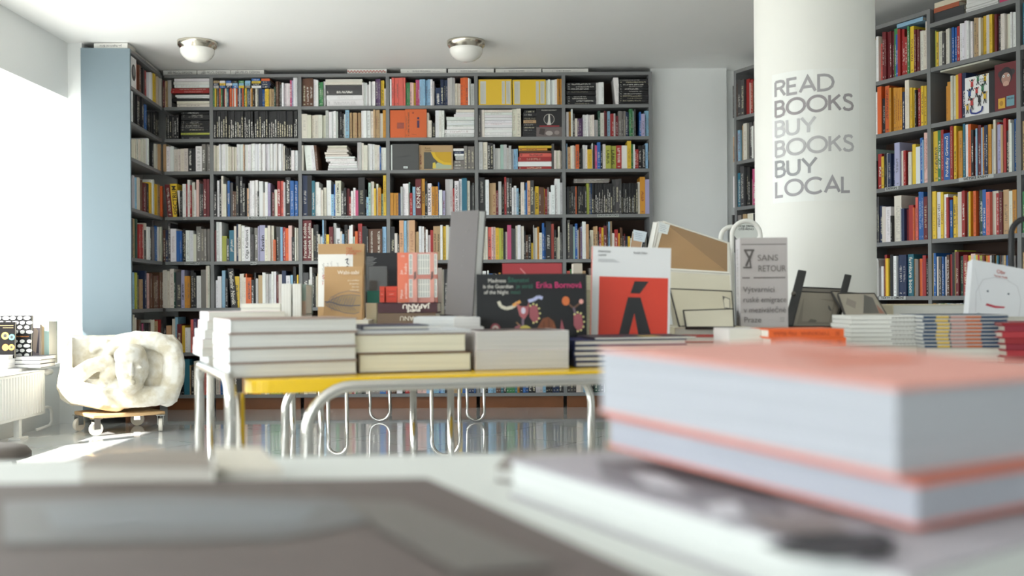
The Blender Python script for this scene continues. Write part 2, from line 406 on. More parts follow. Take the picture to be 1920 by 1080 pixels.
cell(B_,1,0,'L1',"352:- 365:110:r 380:118:p 397:118:n 432:105:g {825|92W470 122W460 155W470 187R436 213R436 240K480 258W480 277W497 292K436 322w497 350w497}")
cell(B_,2,0,'L1',"385:- 400:462:K 418:465:D 440:470:K 465:465:K 490:468:K 515:460:K {825|432K540 452K540 472K540 492K540 512K532 530K532 545K532 560K532 580K532 600K532 622K532 640L532 662K532 682K532}")
cell(B_,3,0,'L1',"355:- 387:758:n 422:780:W 460:780:W 497:805:w 530:805:w 610:805:w*2 650:800:K 688:800:K 750:780:W 788:758:G 822:758:G*2")
cell(B_,4,0,'L2',"372:- 422:140:r/ 492:132:Y/#SPECTRUM 527:200:W 550:205:K 585:135:W 598:135:R 625:92:W 642:145:R 672:118:w 690:195:W 718:92:p 740:130:D 765:135:K 795:85:r 822:85:r")
cell(B_,5,0,'L2',"355:- 380:600:N 405:600:V 432:530:D 490:588:W 545:612:B*2 562:595:K 585:590:K 662:606:W*2 692:642:w 742:566:G 822:590:G*3")
cell(B_,6,0,'L3',"355:- 400:142:w 425:152:w 467:132:w 482:165:e 540:160:D 575:142:u 600:203:y 628:203:y 662:145:K 688:170:K 735:200:W 785:138:G 828:98:w*2")
cell(B_,7,0,'L3',"355:- 390:615:K 440:705:n 475:637:w 500:620:b 545:690:r 572:705:Y 630:728:W*2 637:695:N 665:643:C 697:636:U 722:643:C 750:640:K 790:636:n 825:640:W")
cell(B_,8,0,'M',"5:- 35:250:K 130:210:T 152:320:n 210:345:K 330:245:w*4 370:300:K 430:250:C 445:300:w 470:280:r 480:300:K",.6)
cell(B_,1,1,'B',"50:- 430:235:M*26 488:235:M*4 522:235:V 550:240:B*2 590:240:Y*3 638:240:n*4 653:222:e 693:168:N*3 712:200:D 791:182:W*4 808:157:P 822:160:u 862:130:W*3 ^52,111,160,232,M,3 ^113,172,160,232,M,3 ^174,233,160,232,M,3 ^235,294,160,232,M,3 ^296,355,160,232,M,3 ^357,416,160,232,M,3 ^420,510,140,232,M,4 ^512,605,140,232,M,4")
cell(B_,2,1,'B',"55:- 430:455:k*17 445:600:k 862:455:k*19")
cell(B_,3,1,'B',"52:- 108:785:w*5 195:775:W*6 212:797:w 228:798:w 272:798:w*4 340:772:W*4 348:775:o 415:775:W*4 455:768:W*2 478:772:W 528:770:W*3 580:770:W*4 640:770:W*4 722:770:W*6 742:788:w*2 802:812:k*5 862:832:W*2")
cell(B_,4,1,'F',"58:- 85:202:K 108:95:W 130:85:K 150:52:w 178:130:w*2 188:150:D 210:98:B#AMBROZ 238:115:D 270:200:N*2 298:55:K 327:55:D 357:125:K#DANIEL_BALABÁN 372:165:K 393:168:o 403:120:g 450:97:W*2 478:92:W 493:200:K 530:103:W 552:210:w 577:110:W 603:120:u 620:205:D 638:210:r 668:182:w 697:100:R 725:98:C 745:112:g 793:62:K 830:98:B 864:98:B")
cell(B_,5,1,'F',"62:- 80:575:r 105:495:W 130:495:W 178:628:L 205:655:D 250:575:T#Jiří_John 272:535:w 292:515:V 318:518:w#KALLAY 352:530:W 408:545:W#Olga_Karlíková 442:615:D*2 478:550:G 492:535:u 547:525:u#Kaván 575:552:w 603:530:w 630:530:w 655:665:O 698:540:D*2 720:545:b 745:545:R 775:555:O 808:530:p 838:640:K 868:552:w*2")
cell(B_,6,1,'I',"780:- 800:205:W 833:172:W 862:122:b 885:190:K 935:105:K/#Vladimír_Novák 980:172:Y 985:- 1020:150:w*2 1040:180:w 1050:150:O 1087:182:O 1110:200:K 1125:140:K 1145:190:g 1180:162:n 1207:140:W 1230:152:g 1254:152:g 1292:130:W*2 1313:158:r 1345:155:w 1380:125:V 1415:165:W 1435:160:b 1457:90:K 1472:170:K 1484:160:Y")
cell(B_,1,2,'B',"904:- 943:138:N 978:138:N 1014:138:N 1030:145:W 1047:150:W 1063:155:W 1110:175:E*3 1130:165:W {1487|143w1132 170w1132 200D1136 246D1136 295W1140 342W1145} 1531:180:W*3 1555:198:g 1614:170:W*4 1640:145:U 1662:145:U 1697:155:Y 1715:232:w")
cell(B_,2,2,'B',"904:- 957:483:w 995:492:w 1030:492:w 1065:492:w 1103:492:w 1133:492:w 1162:448:g 1180:460:W 1195:460:W 1215:455:W 1235:455:W 1252:458:W 1290:462:K*3 1310:475:D 1324:482:W 1362:445:b 1477:470:n*9 1500:450:W 1530:452:W 1567:450:W 1595:452:w 1655:443:n*3 1687:475:w*2 1715:445:y")
cell(B_,3,2,'B',"904:- 922:785:w 985:782:W/ 1020:785:W/ 1045:785:N/ {1440|785w1155,1340 808w1150,1340 828w1145,1355 848w1125,1340 870w1130,1355 890W1130,1415 908W1135,1412 937W1180,1437 957W1165,1437 978W1160,1440 1002W1155,1440} 1480:758:g*2 1500:762:w 1540:782:w*2 1603:770:W*3 1653:778:w*2 1667:795:B 1715:802:W*2")
cell(B_,4,2,'F',"908:- 957:45:V 1000:45:K 1030:97:T 1068:108:W 1088:165:W 1112:185:w*2 1140:162:w 1183:92:W 1210:225:b 1227:130:B 1282:97:w#TOMÁŠ_CÍSAŘOVSKÝ 1310:195:D 1335:168:K 1362:170:r 1378:250:R 1400:195:W 1422:165:W 1450:190:P 1512:65:K 1528:180:K 1548:255:b 1570:118:t 1600:105:w 1620:170:Y 1640:125:w 1668:165:y 1690:220:t 1718:45:Y")
cell(B_,5,2,'F',"908:- 955:478:r#František_Kobliha 997:478:r#František_Kobliha 1015:555:w 1062:520:K*2 1078:612:w 1103:635:W 1118:475:b 1140:478:K 1168:615:Y 1207:542:r 1235:505:g 1273:552:W#KOPE 1293:585:w 1315:612:b 1345:522:K 1358:565:p 1378:530:W 1397:522:W 1417:635:t 1445:585:O 1485:510:R 1530:535:K 1542:560:K 1610:562:N#DEGREES_OF_SEPARATION 1680:562:N#BOHUMIL_KUBIŠTA 1718:540:b",.6)
cell(B_,6,2,'I',"1520:- 1570:140:D 1578:200:w 1600:95:W 1615:145:K 1625:150:K 1640:170:w 1700:150:M*3 1800:150:M*4 1900:150:M*5 2000:150:M*5 2230:160:M*10",.3)
cell(B_,1,3,'C',"57:- 73:148:W 140:133:C*3 207:133:C*3 250:180:E*3 287:180:p*2 303:180:Y 343:150:P*2 397:150:b*3 447:150:b*2 468:150:W 484:165:W 495:- 545:228:V 575:152:V 612:152:V*2 683:132:g*3 706:185:w 736:185:w*2 785:132:O*2 811:132:O 837:138:W*2 870:190:g")
cell(B_,2,3,'C',"60:- 205:447:O! 226:432:O 248:432:O 412:437:O! 432:468:w 460:545:w 495:565:K 528:448:W 553:448:W 580:448:W {870|435w695 462W690 480W675 508W602 540W605 565W605 585W605 605W605 628W578 668W580}")
cell(B_,3,3,'C',"64:- 80:780:W 335:772:D! 370:780:n 665:785:n! {770|815W668 838V668 865W680 885g690 925G670 960G670 990G670} 803:790:G 837:795:G 870:795:G")
cell(B_,4,3,'G',"60:- 92:215:y 137:215:y*2 160:218:V 180:155:g 210:125:W 236:125:W 248:110:t 275:215:R 303:155:b 360:82:r#EXNER 393:78:y#EXNER 417:100:K 457:120:W#LUCR_FULK 490:152:y 520:152:y 530:110:B 562:187:W 590:192:u 627:80:g 663:80:g 680:170:R 722:100:W#VIKTOR_FREŠO 750:78:W 799:72:T 827:97:w 850:140:K 870:118:D")
cell(B_,5,3,'G',"64:- 103:540:K 130:605:w 148:620:K 190:480:o 217:482:b 240:478:w 298:478:o 303:- 318:588:n 335:588:n 385:537:W*2 402:548:N 422:568:W 447:620:W 475:572:R 510:535:n#Antonín_Kybal 543:535:n#Antonín_Kybal 565:525:W 597:535:Y 625:525:w 700:540:g*3 870:550:M*7",.6)
cell(B_,1,4,'C',"912:- 1232:150:Y! 1240:- 1560:152:Y! 1580:155:W 1668:150:W*4 1715:145:y*3")
cell(B_,2,4,'C',"912:- 930:440:D 945:440:g 968:440:w {1235|440w970 465W970 490W970 515W970 540W970 565W970 588W970 612W970 635W970 660W970 685W970} 1320:432:w*2 1335:- {1467|440K1350,1460 470K1340,1467 505K1340,1467 540n1345,1467 570K1337,1467 600K1337 625K1335 650K1335 675K1335} 1715:432:K!")
cell(B_,3,4,'C',"912:- 952:752:g 997:752:w 1025:762:K 1053:762:K 1068:775:W 1122:812:g*2 1152:778:t 1183:778:g 1203:810:g 1228:788:g 1250:818:g 1290:818:b*2 {1615|787Y1298 812y1300,1575 835N1300 855C1305 895R1292 940W1292 987R1290} 1640:770:D 1661:835:w 1683:835:w 1715:835:w*2")
cell(B_,4,4,'G',"915:- 970:65:K 978:90:e 1012:88:W 1045:118:n 1078:118:n 1103:190:r 1132:105:g 1160:130:K 1180:58:R 1207:72:D 1232:72:K 1252:165:W 1277:145:W 1298:170:b 1318:210:e 1353:112:w 1365:190:b 1382:115:B 1410:98:o 1445:95:D 1455:195:w 1492:150:Y#RYSTOV 1515:160:N 1542:160:N 1550:170:Y 1575:175:R 1593:160:G 1610:205:W 1648:140:W 1697:78:W*2 1722:115:g")
cell(B_,5,4,'G',"915:- 1000:540:w*3 1035:545:C 1075:543:p*2 1108:550:Y 1150:555:L*2 1170:590:K 1188:590:w 1227:525:P 1268:558:D*2 1288:530:w 1318:525:W 1348:535:w 1365:580:K 1390:620:N 1418:618:K 1440:695:Y 1447:525:g 1478:550:w 1497:540:y 1525:598:w 1545:505:B 1560:545:B 1610:490:K 1638:512:C 1662:570:K 1680:645:w 1695:537:w 1722:595:D*3")
cell(B_,1,5,'D',"44:- {270|378K50 400K50 418K50 436K50 454K50 472K50 490K50 508K50 525K50} 328:378:W*3 400:- 437:340:W/ {666|350K440 366K440 382K440 400K440 418K440 436K440 452K440 470K440 488K440 506K440 524K440}")
cell(B_,2,5,'D',"46:- 65:600:g 83:595:y 95:578:W 112:610:D 130:650:w 172:650:U*3 225:620:W*4 257:620:w*2 285:658:g*2 302:592:e 330:608:w 355:592:r*2 377:592:b 402:614:R*2 415:612:g 437:630:r 462:592:G 477:592:G 493:592:G 518:600:V*2 532:578:E 545:578:E 557:590:t 568:578:D 594:- 608:600:B 636:615:u 668:590:b*3")
cell(B_,3,5,'D',"48:- 57:835:b 80:862:n 117:852:w*3 143:845:O 170:875:K*2 205:848:W*2 240:880:Y 246:832:W 262:840:K 278:850:P 303:828:B 320:850:K 342:842:w 380:852:L#LÁBUS 422:852:L#LÁBUS 463:848:R 504:850:W 533:817:Y 550:838:E 562:842:W 588:880:R*2 640:850:K*2 660:835:b 669:830:K")
cell(B_,4,5,'H',"64:- 142:145:K*4 152:145:O 245:145:K*6 268:115:L 282:115:D 292:115:B 480:118:k*12 540:80:D*2 565:75:D 662:115:k*6 715:115:k*3 735:105:w 783:57:y 826:80:u ^128,460,75,112,G,3")
cell(B_,5,5,'H',"67:- 90:455:D 118:495:D 138:515:t 160:488:B 170:545:w 187:525:N 205:515:u 237:470:W*2 265:492:o 277:600:K 307:545:w 345:513:n*2 358:560:K 382:520:R 400:525:Y 430:508:r 445:468:K 460:470:b 480:465:n 503:575:w 535:540:R 552:575:y 577:522:N 590:600:D 600:580:r 625:600:V 645:605:Y 730:620:W*4 800:600:M*4")
# left corner bookcase
cell(L_,1,0,'A',"378:- 415:195:W! 437:225:C 450:250:N 478:275:K 490:290:R 548:305:W*2 583:315:Y*2 612:330:w*2")
cell(L_,2,0,'A',"378:- 390:445:W 470:470:K*5 487:540:w 508:545:B 605:600:K*7")
cell(L_,3,0,'A',"378:- 490:805:w*4 510:798:W 545:830:K*2 590:842:w 612:842:n")
cell(L_,4,0,'L2',"20:- 35:30:b 70:50:g*2 85:70:b 105:75:p 118:70:w 137:95:N 155:120:w 182:125:r 200:130:K 235:120:Y*2 262:92:W 297:138:Y 325:140:n 348:158:O")
cell(L_,5,0,'L2',"22:- 45:485:K 70:485:n 100:490:e 145:545:R 165:590:w 185:600:K 208:532:w 228:570:W 248:600:K 265:570:G 285:505:D 305:558:B 346:570:w*2")
cell(L_,6,0,'L3',"22:- 40:190:n 60:165:b 90:170:L 118:190:D 152:235:n 167:270:r 200:150:V 225:175:p 250:175:N 295:200:N*2 318:200:r 345:165:N")
cell(L_,7,0,'L3',"25:- 42:630:r 70:592:w 98:625:w 120:645:N 135:680:K 158:685:P 220:680:K*3 240:675:N 265:645:w 300:660:n*2 345:645:R")
# right bookcase
cell(R_,1,0,'K',"42:- 60:160:D 75:150:N 115:125:D*2 135:120:R 150:140:W 165:125:R 190:130:N")
cell(R_,2,0,'K',"40:- 48:448:W 57:465:o 70:435:n 75:440:R 90:425:b 110:395:n 132:385:w 158:378:D*2 170:400:W 190:375:G")
cell(R_,3,0,'K',"42:- 60:698:W*2 75:670:D 92:680:T 115:640:D 150:645:K*3 165:715:w 190:655:P")
cell(R_,4,0,'K',"42:- 60:930:D*2 75:950:w 95:930:G 130:925:n*2 165:920:w 192:920:K")
cell(R_,1,3-1,'R1',"-60:- 60:330:M*6 90:320:n*3 108:340:g*2 128:308:W 147:365:C 160:310:Y 207:270:r*3 240:262:r*2 270:238:E 288:290:B 333:245:R*2 370:310:R*2 387:222:E 418:222:Y 472:250:r*3 525:258:w*2 542:180:w ^275,500,170,205,b,1")
cell(R_,2,2,'R1',"-60:- 60:820:M*6 98:800:w 118:780:W 152:732:O 180:830:K 215:725:O 325:740:y*6 343:775:V 378:675:w 432:740:Y*3 447:760:K 485:745:R*2 530:725:Y*2 542:690:D")
cell(R_,3,2,'R2',"-60:- 75:520:M*7 90:505:w 108:430:t 140:550:K 178:478:R 203:505:Y 220:470:K 240:470:g 315:475:V*2 368:365:u 405:445:w 430:445:R 455:475:K 487:458:w 522:380:Y 570:405:W 597:315:B 610:335:b 650:265:p*2")
cell(R_,4,2,'R3',"-40:- 68:80:M*6 85:70:K 105:60:K 118:40:D 150:115:V 185:122:w*2 228:125:W 240:200:K 300:30:w 320:135:g 345:140:V 362:145:r 403:110:R 418:130:O 440:135:g 462:45:C 485:-2:B 508:0:B 540:40:r")
cell(R_,5,2,'R3',"-40:- 90:560:M*7 100:560:W 130:575:g 167:625:W*2 187:530:R 212:560:Y 222:558:b 250:530:K 275:540:W 312:530:V 330:535:D 362:530:V 410:525:T#furniture_boom 430:565:n 455:570:G 478:562:O 500:590:B 528:535:R 541:560:K")
cell(R_,6,2,'R3',"-40:- 540:945:M*24",.2)
cell(R_,1,3,'R1',"603:- 612:260:L 628:270:Y 660:265:w 682:275:D 705:245:w 723:240:w 775:230:B*3 800:220:R 845:195:W*2 885:175:W*2 935:180:W*3 972:150:n*2 990:150:w 1030:130:Y 1055:125:w 1088:120:Y*2 1125:120:r*2 1150:130:D 1225:115:w*4 1305:100:W*6")
cell(R_,2,3,'R1',"685:- 705:725:y 735:690:y 772:640:w*2 797:630:Y 825:620:R 858:615:V 1060:640:W! 1108:600:K 1303:530:r! ^640,1060,520,560,w,4")
cell(R_,3,3,'R2',"692:- 748:248:Y 780:240:E 808:235:R 877:268:B#Pohádky_Grimmů 905:198:R 932:195:Y 1003:245:y*2 1025:175:T 1055:180:W 1085:178:O 1110:235:K 1125:300:R 1143:220:b 1175:185:r 1197:210:b 1222:205:y 1258:190:V*2 1290:180:y 1305:225:g 1330:130:w 1352:155:R 1390:180:u 1412:185:n 1440:120:R 1465:240:K 1485:130:w 1502:165:W 1535:120:B 1552:135:G")
cell(R_,4,3,'R3',"577:- 608:-5:Y 638:0:W#PŘÍBĚHY_VĚCÍ 660:0:Y 695:18:W 715:45:R 738:65:B#ALBUM_LIDÍ 762:30:Y 785:70:r 797:40:Y 830:0:w 857:-10:R 888:0:t 905:-5:Y 950:-10:O*2 972:-10:r 1005:-15:e 1035:-20:B 1067:0:C 1120:-10:w 1145:10:R 1172:0:r 1220:-20:n 1250:-10:w 1285:-20:y")
cell(R_,5,3,'R3',"578:- 592:515:Y 612:515:B 630:545:w 655:550:D 670:545:B 688:545:W 712:530:N 735:525:R 757:510:K 775:490:L 805:505:r 830:540:e 865:530:R 887:535:Y 925:520:p 945:535:t 962:530:Y 978:530:R 1000:535:L 1020:540:r 1285:535:M*16")
cell(R_,6,3,'R3',"578:- 1285:940:M*28",.2)
def fill(u, row, bay, a0, a1, hmin, hmax):
    zs = BZ if u is not UR else RZ; a = a0+.003
    while a < a1-.012:
        n = random.choice([1, 1, 1, 2, 3]); w0 = random.uniform(.008, .034); hh = random.uniform(hmin, hmax); c = random.choice('WwWKKDGRnNYyBbVTCogpkEe')
        for k in range(n):
            if a+w0 > a1-.004: break
            ITEMS.append(dict(px=0, u=u, row=row, bay=bay, s=a, ins=random.uniform(.004, .02), z=zs[row-1]+.0008, Q=book_geom(w0-.0007, hh, .18, c), code=c, w=w0, h=hh, lying=False, key=None)); a += w0
for b in range(1, 6):
    for r in (6, 7, 8):
        if (r == 6 and b in (1, 2)): continue
        fill(UB, r, b, UB.div[b-1]+.013, UB.div[b]-.013, .20, .285)
for r in range(5, 8): fill(UR, r, 0, rd[0]+.012, rd[1]-.012, .2, .28)
for r in range(1, 8): fill(UR, r, 4, rd[4]+.012, rd[5]-.012, .2, .28)
ORD = ['first', 'second', 'third', 'fourth', 'fifth', 'sixth', 'seventh', 'eighth', 'ninth', 'tenth', 'eleventh', 'twelfth'] + ['%dth' % n for n in range(13, 60)]
N_TABLE = 110
big = sorted([i for i in ITEMS if i['px'] > 0], key=lambda d: -d['px'] - (1e6 if d['key'] else 0))[:300-N_TABLE]
for k in big: k['big'] = 1
cells = {}
for it in ITEMS:
    c = it['code']; it['cn'] = 'multicoloured' if c == 'M' else NAMES[c]
    it['cov'] = it['w'] > .09 and not it['lying']
    cells.setdefault((it['u'].key, it['row'], it['bay'], it['cn'], it['lying'], it['cov']), []).append(it)
rowname = ['top', 'second', 'third', 'fourth', 'fifth', 'sixth', 'seventh', 'lowest']
bays = {'back': ['corner', 'second', 'third', 'fourth', 'fifth', 'sixth'], 'left': ['only'], 'right': ['first', 'second', 'third', 'fourth', 'last']}
wts = {'back': 'back bookcase', 'left': 'left corner bookcase', 'right': 'right bookcase'}
for (u, r, b, cn, ly, cov), L in cells.items():
    L.sort(key=lambda d: (-d['z'] if ly else d['s']))
    bayt = '' if u == 'left' else ', %s bay' % bays[u][b]
    same = {}
    for it in L: same.setdefault(it['key'], []).append(it)
    for n, it in enumerate(L):
        if it['key']:
            k = same[it['key']]; pre = '' if len(k) == 1 else 'left ' if k.index(it) == 0 else 'right '
            it['label'] = '%s%s book titled %s, %s shelf of the %s' % (pre, cn, it['key'].replace('_', ' '), rowname[r-1], wts[u])
        elif len(L) == 1: it['label'] = 'the only %s book %s, %s shelf%s, %s' % (cn, 'lying flat' if ly else 'turned cover-out' if cov else 'standing upright', rowname[r-1], bayt, wts[u])
        else: it['label'] = '%s %s book from the %s, %s shelf%s, %s' % (ORD[n], cn+(' cover-out' if cov else ''), 'top of pile' if ly else 'left', rowname[r-1], bayt, wts[u])
REST = Quads()
def title_on(o, it):
    t = it['key'].replace('_', ' '); u = it['u']; w, h = it['w'], it['h']
    dark = it['code'] in 'KrNTBDV'
    m = mat('e6e2d6' if dark else '1e1e20', .6)
    up = t not in ('Kaván', 'furniture boom', 'Pohádky Grimmů') and it['code'] != 'x'
    me = text_mesh(t, 1.0, valign='BOTTOM_BASELINE', bold=.01)
    xs = [v.co.x for v in me.vertices]; ys = [v.co.y for v in me.vertices]
    Lx = max(xs)-min(xs); Ly = max(ys)-min(ys); s1 = (h*.86)/Lx; s2 = (w*.62)/Ly; s = min(s1, s2*1.0); sx = min(s1, s*1.35)
    cx = (max(xs)+min(xs))/2; cy = (max(ys)+min(ys))/2
    down = t in ('Vladimír Novák', 'furniture boom', 'VIKTOR FREŠO', 'LÁBUS', 'TOMÁŠ CÍSAŘOVSKÝ')
    M = Matrix.Translation((w/2, -.0006, h*.5)) @ frame((0, 0, 0), (0, 0, -1) if down else (0, 0, 1), (1, 0, 0) if down else (-1, 0, 0)) @ Matrix.Diagonal((sx, s, 1, 1)) @ Matrix.Translation((-cx, -cy, 0))
    me.transform(M)
    lean = it.get('lean', 0)
    if abs(o['_lean']) > 0:
        for v in me.vertices: v.co.x += v.co.z*o['_lean']
    me.materials.clear(); me.materials.append(m)
    c = bpy.data.objects.new('title_lettering', me); COL.objects.link(c); c.parent = o
BIGOBJ = {}
for it in ITEMS:
    u = it['u']; M = Matrix.Translation(u.P(it['s'], it['ins'], it['z'])) @ Matrix.Rotation(u.ang, 4, 'Z')
    if it.get('big'):
        if it['key']:      # wipe the generic lettering where a real title goes
            it['Q'].p = [(0, 0, 0, 0)]*len(it['Q'].p)
        o = it['Q'].build('book'); o.matrix_world = M
        tag(o, it['label'], 'book', 'books on the bookcase shelves')
        if it['key']:
            x = [v[0] for v in it['Q'].v if v[2] > it['h']*.95]; o['_lean'] = 0.0
            if min(x) < -.002: o['_lean'] = -.09
            title_on(o, it); del o['_lean']
        BIGOBJ[(u.key, it['row'], it['bay'], it['code'], round(it['s'], 3))] = (o, it)
    else: REST.add(it['Q'], M)
ro = REST.build('shelved_books'); ro['kind'] = 'stuff'
tag(ro, 'the many smaller books filling the rest of the grey bookcase shelves', 'books')
def cover_of(unit, row, bay, n=0):
    L = sorted([v for k, v in BIGOBJ.items() if k[:3] == (unit, row, bay) and v[1]['w'] > .05 and not v[1]['lying']], key=lambda v: v[1]['s'])
    return L[n] if n < len(L) else None
# ------------------------------------------------------------------ cover pictures on face-out shelf books
def on_cover(entry, items):
    """items: ('rect',x0,y0,x1,y1,col) ('disc',cx,cy,rx,ry,col) ('poly',pts,col) ('text',x,y,size,body,col[,align]) in fractions of width/height"""
    if not entry: return
    o, it = entry; w, h = it['w'], it['h']
    picture(o, frame((0, -.0004, 0), (1, 0, 0), (0, 0, 1)), w, h, items)
def picture(parent, M, w, h, items, name='cover_print'):
    b = MB(); k = 0
    for e in items:
        z = .00015*k; k += 1
        if e[0] == 'rect': b.use(mat(e[5], .55)).poly([M @ Vector((x*w, y*h, z)) for x, y in ((e[1], e[2]), (e[3], e[2]), (e[3], e[4]), (e[1], e[4]))])
        elif e[0] == 'disc':
            b.use(mat(e[5], .55)).poly([M @ Vector((e[1]*w+e[3]*w*math.cos(a*math.pi/14), e[2]*h+e[4]*w*math.sin(a*math.pi/14), z)) for a in range(28)])
        elif e[0] == 'poly': b.use(mat(e[2], .55)).poly([M @ Vector((x*w, y*h, z)) for x, y in e[1]])
        elif e[0] == 'line':
            pts = [Vector((x*w, y*h, z)) for x, y in e[1]]; t = e[3]
            b.use(mat(e[2], .55))
            for p, q in zip(pts, pts[1:]):
                d = (q-p)
                if d.length < 1e-5: continue
                n = Vector((-d.y, d.x, 0)).normalized()*t/2
                b.poly([M @ (p-n), M @ (q-n), M @ (q+n), M @ (p+n)])
    if b.f: b.build(name, parent)
    for e in items:
        if e[0] == 'text':
            rot = Matrix.Rotation(e[7], 4, 'Z') if len(e) > 7 else Matrix(); al = e[6] if len(e) > 6 else 'LEFT'
            room = e[8]*w if len(e) > 8 else (1-e[2]-.03)*h if len(e) > 7 else {'LEFT': (1-e[1]-.05)*w, 'RIGHT': e[1]*w, 'CENTER': 2*w*min(e[1], 1-e[1])}[al]
            me = text_mesh(e[4], e[3]*h, align=al); xs = [v.co.x for v in me.vertices]; wd = max(xs)-min(xs); s = min(1, room/wd)
            me.transform(M @ Matrix.Translation((e[1]*w, e[2]*h, .00015*(k+1))) @ rot @ Matrix.Diagonal((s, 1, 1, 1))); me.materials.clear(); me.materials.append(mat(e[5], .6))
            o = bpy.data.objects.new('title_lettering', me); COL.objects.link(o); o.parent = parent
lines_ = lambda x0, x1, y0, dy, n, c, t=.0012: [('line', [(x0, y0-dy*i), (x1-(.12*(x1-x0) if i % 3 == 1 else 0), y0-dy*i)], c, t) for i in range(n)]
for n in (0, 1):
    on_cover(cover_of('back', 1, 4, n), [('rect', .05, .04, .22, .93, 'c9c9c0'), ('rect', .70, .04, .79, .93, 'c9c9c0'), ('rect', .83, .04, .96, .93, 'c9c9c0')]
             + [('line', [(x, .1), (x, .85)], '8d8d86', .0012) for x in (.08, .12, .16, .73, .86, .9)])
on_cover(cover_of('back', 2, 3, 0), [('rect', .45, .32, .92, .55, 'c2603a')]+[('line', [(.48+.05*i, .33), (.48+.05*i, .54)], '5e3a55', .002) for i in range(9)])
on_cover(cover_of('back', 2, 3, 1), [('disc', .5, .68, .07, .07, '4a2f52'), ('rect', .43, .34, .57, .6, '4a2f52'), ('disc', .2, .87, .05, .05, '8a3a2a'), ('line', [(.12, .12), (.4, .09)], '6b3a2a', .002)])
on_cover(cover_of('back', 3, 3, 0), [('rect', .42, .06, .58, .14, 'dfe6e6'), ('line', [(.45, .1), (.55, .1)], '333333', .003)])
on_cover(cover_of('back', 3, 3, 1), [('rect', .05, .03, .95, .72, '50504a'), ('poly', [(.28, .72), (.95, .72), (.95, .18), (.7, .2), (.5, .32), (.36, .5)], 'dcb629'),
    ('poly', [(.4, .72), (.95, .72), (.95, .28), (.72, .3), (.55, .42), (.45, .55)], 'c9a020'), ('poly', [(.35, .03), (.95, .03), (.95, .18), (.7, .2), (.5, .3), (.42, .2)], 'a8b49a'), ('poly', [(.33, .05), (.45, .08), (.42, .3), (.34, .28)], 'd9c34a'),
    ('text', .08, .85, .1, 'Kamil', '4a3a20'), ('text', .08, .76, .1, 'Lhoták', '4a3a20')])
on_cover(cover_of('back', 2, 4, 0), [('rect', 0, .9, 1, 1, '17171a'), ('text', .5, .92, .06, 'PRAŽSKÉ BIOGRAFY', 'd8d5cc', 'CENTER'), ('disc', .5, .62, .21, .21, 'b9b5ac'), ('disc', .5, .62, .19, .19, '333336'),
    ('poly', [(.42, .42), (.58, .42), (.55, .55), (.53, .78), (.48, .8), (.46, .55)], 'cfccc4'), ('rect', .12, .36, .9, .39, 'b0303a'), ('rect', 0, 0, 1, .34, '6b6160'),
    ('poly', [(.1, .1), (.3, .05), (.35, .28), (.15, .3)], '433b3a'), ('disc', .5, .12, .14, .09, 'a89f9a'), ('disc', .8, .14, .1, .08, '8f8581')])
def figure(x, y, s, c, head='2b2b2e'):
    return [('disc', x, y+.11*s, .035*s, .035*s, head), ('poly', [(x-.04*s, y+.08*s), (x+.04*s, y+.08*s), (x+.05*s, y-.03*s), (x-.05*s, y-.03*s)], c),
            ('line', [(x-.09*s, y+.12*s), (x, y+.05*s), (x+.09*s, y+.13*s)], c, .004), ('line', [(x-.05*s, y-.12*s), (x, y-.02*s), (x+.05*s, y-.12*s)], '30303a', .005)]
it_ = []
for x, y, s, c in ((.3, .78, 1.2, 'c23a3a'), (.55, .88, 1, '3a7a55'), (.85, .85, 1.1, 'e0b830'), (.2, .55, 1.2, '2a4a8a'), (.5, .58, 1, 'c23a3a'), (.75, .62, 1.1, '2f7a4f'), (.3, .3, 1.2, 'c23a3a'), (.62, .35, 1.1, '2b2b2e'), (.85, .4, 1.2, 'e0b830'), (.12, .2, 1, 'e0b830')):
    it_ += figure(x, y, s, c)
on_cover(cover_of('right', 2, 3, 0), it_+[('line', [(.25, .18), (.28, .07), (.5, .04), (.72, .08), (.76, .2)], '2a3a8a', .009), ('text', .66, .86, .055, 'KLAPY', '222222'), ('text', .68, .8, .055, 'KLAP', '222222')])
on_cover(cover_of('right', 2, 3, 1), [('disc', .25, .78, .1, .12, '3b3236'), ('disc', .78, .78, .1, .12, '3b3236'), ('disc', .5, .72, .28, .34, '2d272b'), ('disc', .5, .66, .2, .24, 'b08a7c'),
    ('disc', .4, .72, .05, .05, 'dfe3e0'), ('disc', .6, .72, .05, .05, 'dfe3e0'), ('disc', .4, .72, .02, .02, '222222'), ('disc', .6, .72, .02, .02, '222222'), ('disc', .5, .55, .13, .11, 'c9a090'), ('line', [(.42, .51), (.5, .49), (.58, .51)], '5a2a2a', .003),
    ('rect', .16, .04, .46, .26, 'd9a93a'), ('rect', .52, .06, .86, .28, '6f9aa8'), ('disc', .3, .15, .08, .1, 'b5852f'), ('text', .56, .2, .06, 'MUDr', '2a2a30')])
on_cover(cover_of('left', 1, 0, 0), [('disc', .45, .5, .42, .5, '3a3a3c'), ('disc', .5, .55, .2, .3, '77787a')])
